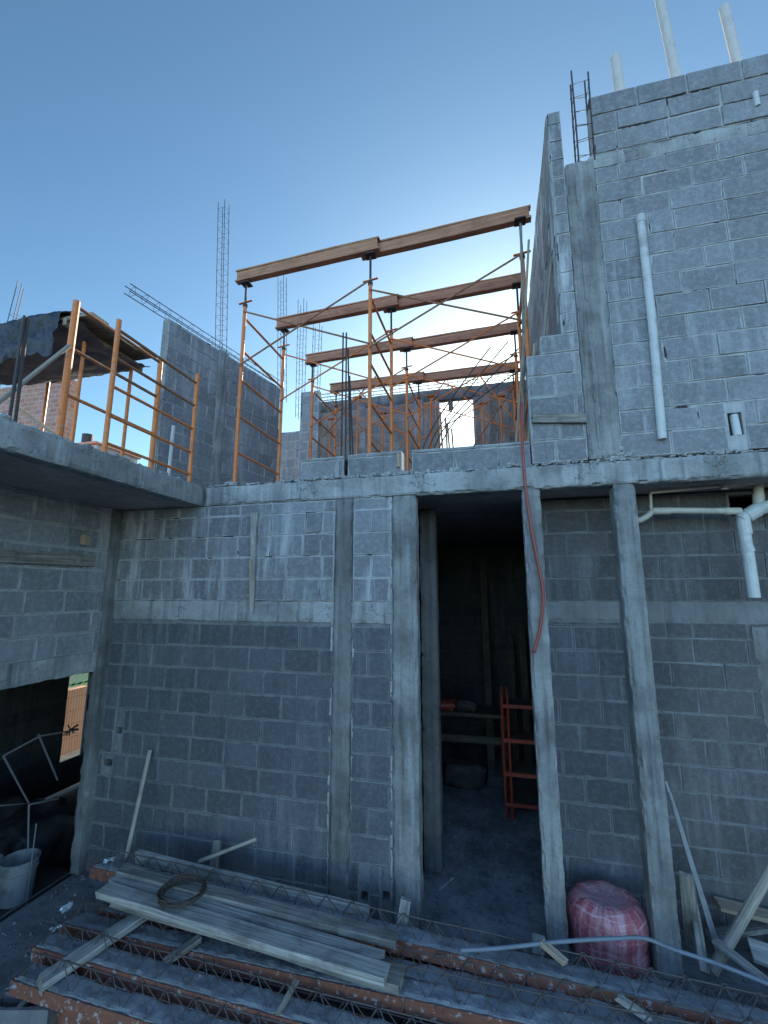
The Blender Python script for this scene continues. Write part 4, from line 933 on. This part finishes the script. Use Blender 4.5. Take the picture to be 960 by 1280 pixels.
# ------------------------------------------------------------------ inside the left opening
t = T('wire_crate', 'low dark tray of boards with thin wire sides holding the buckets', 'crate', (-4.65, 3.7, -.3))
b = MB(); rough(b, (-5.35, 2.9, -.30), (-4.42, 4.35, -.24), .06, .006, 6, 3); b.build('base', M_INWOOD, t)
for (a_, c_) in (((-4.44, 3.0, -.24), (-4.44, 3.0, .45)), ((-4.44, 3.8, -.24), (-4.44, 3.8, .45)), ((-4.44, 4.3, -.24), (-4.44, 4.3, .45))): b = MB(); tube(b, [a_, c_], .006, 6); b.build('wire_post', M_GALV, t)
b = MB(); tube(b, [(-4.43, 2.9, -.2), (-4.43, 4.33, -.2)], .008, 6); b.build('wire_edge', M_GALV, t)
def bucket(label, x, y, z, r=.155, h=.36):
    t = T('bucket', label, 'bucket', (x, y, z), 'buckets in the left room'); b = MB(); n_ = 28; vs = []; fs = []
    prof = [(0, .0), (r*.86, 0), (r*.9, h*.3), (r*.95, h*.7), (r*1.02, h*.74), (r*1.02, h*.78), (r*.97, h*.79), (r*.98, h*.9), (r*1.06, h*.91), (r*1.06, h), (r*1.0, h), (r*.96, h*.7), (r*.85, .01), (0, .01)]
    for rr, zz in prof:
        for i in range(n_): a_ = i/n_*2*math.pi; vs.append((x+rr*math.cos(a_), y+rr*math.sin(a_), z+zz))
    for k in range(len(prof)-1):
        for i in range(n_): fs.append([k*n_+i, k*n_+(i+1) % n_, (k+1)*n_+(i+1) % n_, (k+1)*n_+i])
    b.add(vs, fs); b.build('shell', M_BUCK, t); b = MB(); tube(b, [(x+r*1.06*math.cos(a_/12*math.pi), y-r*1.07*math.sin(a_/12*math.pi)*.6, z+h*.9-.14*math.sin(a_/12*math.pi)) for a_ in range(13)], .004, 5); b.build('handle', M_GALV, t)
q = onX(33, 1090, -4.62); bucket('white plastic bucket nearest the sill of the left opening', -4.62, 3.83, -.24)
bucket('second whitish bucket at the left edge, behind the first', -4.82, 3.60, -.24, .165, .4)
for k, (x, y, z, s_, lb) in enumerate(((-5.3, 4.5, -.5, .42, 'dark heap of rubbish behind the buckets'), (-5.0, 5.4, -.5, .36, 'dark heap at the foot of the corner in the left room'), (-6.1, 4.1, -.5, .5, 'dark heap deeper in the left room'))):
    b = MB(); rough(b, (x-s_, y-s_, z), (x+s_, y+s_, z+s_*1.5), .07, .09, 4, k+9, edge=.08); single(b.build('debris_heap', M_DARK, smooth=True), lb, 'heap', 'dark heaps in the left room')
t = T('wire_stand', 'bent pale wire frame standing in the dark left opening', 'frame', onX(35, 1008, -4.7))
f_ = lambda x, y, X=-4.7: onX(x, y, X)
for pl in ([f_(4, 945), f_(36, 1004), f_(-10, 1008)], [f_(36, 1006), f_(73, 998)], [f_(4, 945), f_(50, 920), f_(98, 912)], [f_(48, 918), f_(72, 975)], [f_(36, 1006), f_(34, 1120)]):
    b = MB(); tube(b, pl, .009, 6); b.build('wire', M_GALV, t)
q = f_(88, 912); b = MB(); rn = random.Random(2)
for k in range(9): a_ = rn.uniform(0, 6.28); tube(b, [q, q+V((0, math.cos(a_)*.1, math.sin(a_)*.06))], .007, 5)
b.build('wire_tangle', M_REB, t)

# ------------------------------------------------------------------ camera, light, sky
BACK, FRONT_SKY = (.64, .59, .585), (.245, .24, .212)      # sky made brighter opposite the sun, added to lift the shaded walls
cd = bpy.data.cameras.new('camera'); co = bpy.data.objects.new('camera', cd); COL.objects.link(co); sc.camera = co
cd.sensor_fit = 'HORIZONTAL'; cd.sensor_width = 36; cd.lens = 36*F/960; cd.clip_start = .05; cd.clip_end = 1000
R3 = Matrix((RT, UP, -FW)).transposed(); co.matrix_world = Matrix.Translation(CAM) @ R3.to_4x4()
sd = ray(642, 528).normalized()
SE, SA = math.asin(sd.z), math.atan2(sd.x, sd.y)      # azimuth clockwise from +Y
ld = bpy.data.lights.new('sun', 'SUN'); lo_ = bpy.data.objects.new('sun', ld); COL.objects.link(lo_)
ld.energy = 2.0; ld.angle = math.radians(.5); ld.color = (1, .93, .82); lo_.rotation_euler = (-sd).to_track_quat('-Z', 'Y').to_euler(); lo_.location = (0, 0, 30)
wd_ = bpy.data.worlds.new('World'); sc.world = wd_; wd_.use_nodes = True; nt = wd_.node_tree
bg = nt.nodes['Background']; sk = nt.nodes.new('ShaderNodeTexSky'); sk.sky_type = 'NISHITA'; sk.sun_disc = False
sk.sun_elevation = SE; sk.sun_rotation = SA; sk.air_density = 1.0; sk.dust_density = .9; sk.ozone_density = 1.5; sk.altitude = 500
tn = nt.nodes.new('ShaderNodeMix'); tn.data_type = 'RGBA'; tn.blend_type = 'MULTIPLY'; tn.inputs[0].default_value = 1; tn.inputs[7].default_value = (.82, 1.06, 1.16, 1)
tc = nt.nodes.new('ShaderNodeTexCoord'); dt = nt.nodes.new('ShaderNodeVectorMath'); dt.operation = 'DOT_PRODUCT'
nt.links.new(tc.outputs['Generated'], dt.inputs[0]); dt.inputs[1].default_value = (math.sin(SA), math.cos(SA), 0)
mr = nt.nodes.new('ShaderNodeMapRange'); mr.interpolation_type = 'SMOOTHSTEP'; nt.links.new(dt.outputs['Value'], mr.inputs[0])
for i_, v_ in enumerate((-.4, .25, 0, 1)): mr.inputs[i_+1].default_value = v_
cm = nt.nodes.new('ShaderNodeMix'); cm.data_type = 'RGBA'; nt.links.new(mr.outputs[0], cm.inputs[0]); cm.inputs[6].default_value = (*BACK, 1); cm.inputs[7].default_value = (*FRONT_SKY, 1)
gm = nt.nodes.new('ShaderNodeGamma'); gm.inputs[1].default_value = 1.15
sc_ = nt.nodes.new('ShaderNodeVectorMath'); sc_.operation = 'MULTIPLY'
nt.links.new(sk.outputs[0], gm.inputs[0]); nt.links.new(gm.outputs[0], tn.inputs[6]); nt.links.new(tn.outputs[2], sc_.inputs[0]); nt.links.new(cm.outputs[2], sc_.inputs[1])
nt.links.new(sc_.outputs[0], bg.inputs[0]); bg.inputs[1].default_value = .13
vsn = sc.view_settings; vsn.view_transform = 'Standard'; vsn.look = 'None'; vsn.gamma = 1; vsn.exposure = 2.45; vsn.use_curve_mapping = False
sc.cycles.max_bounces = 6
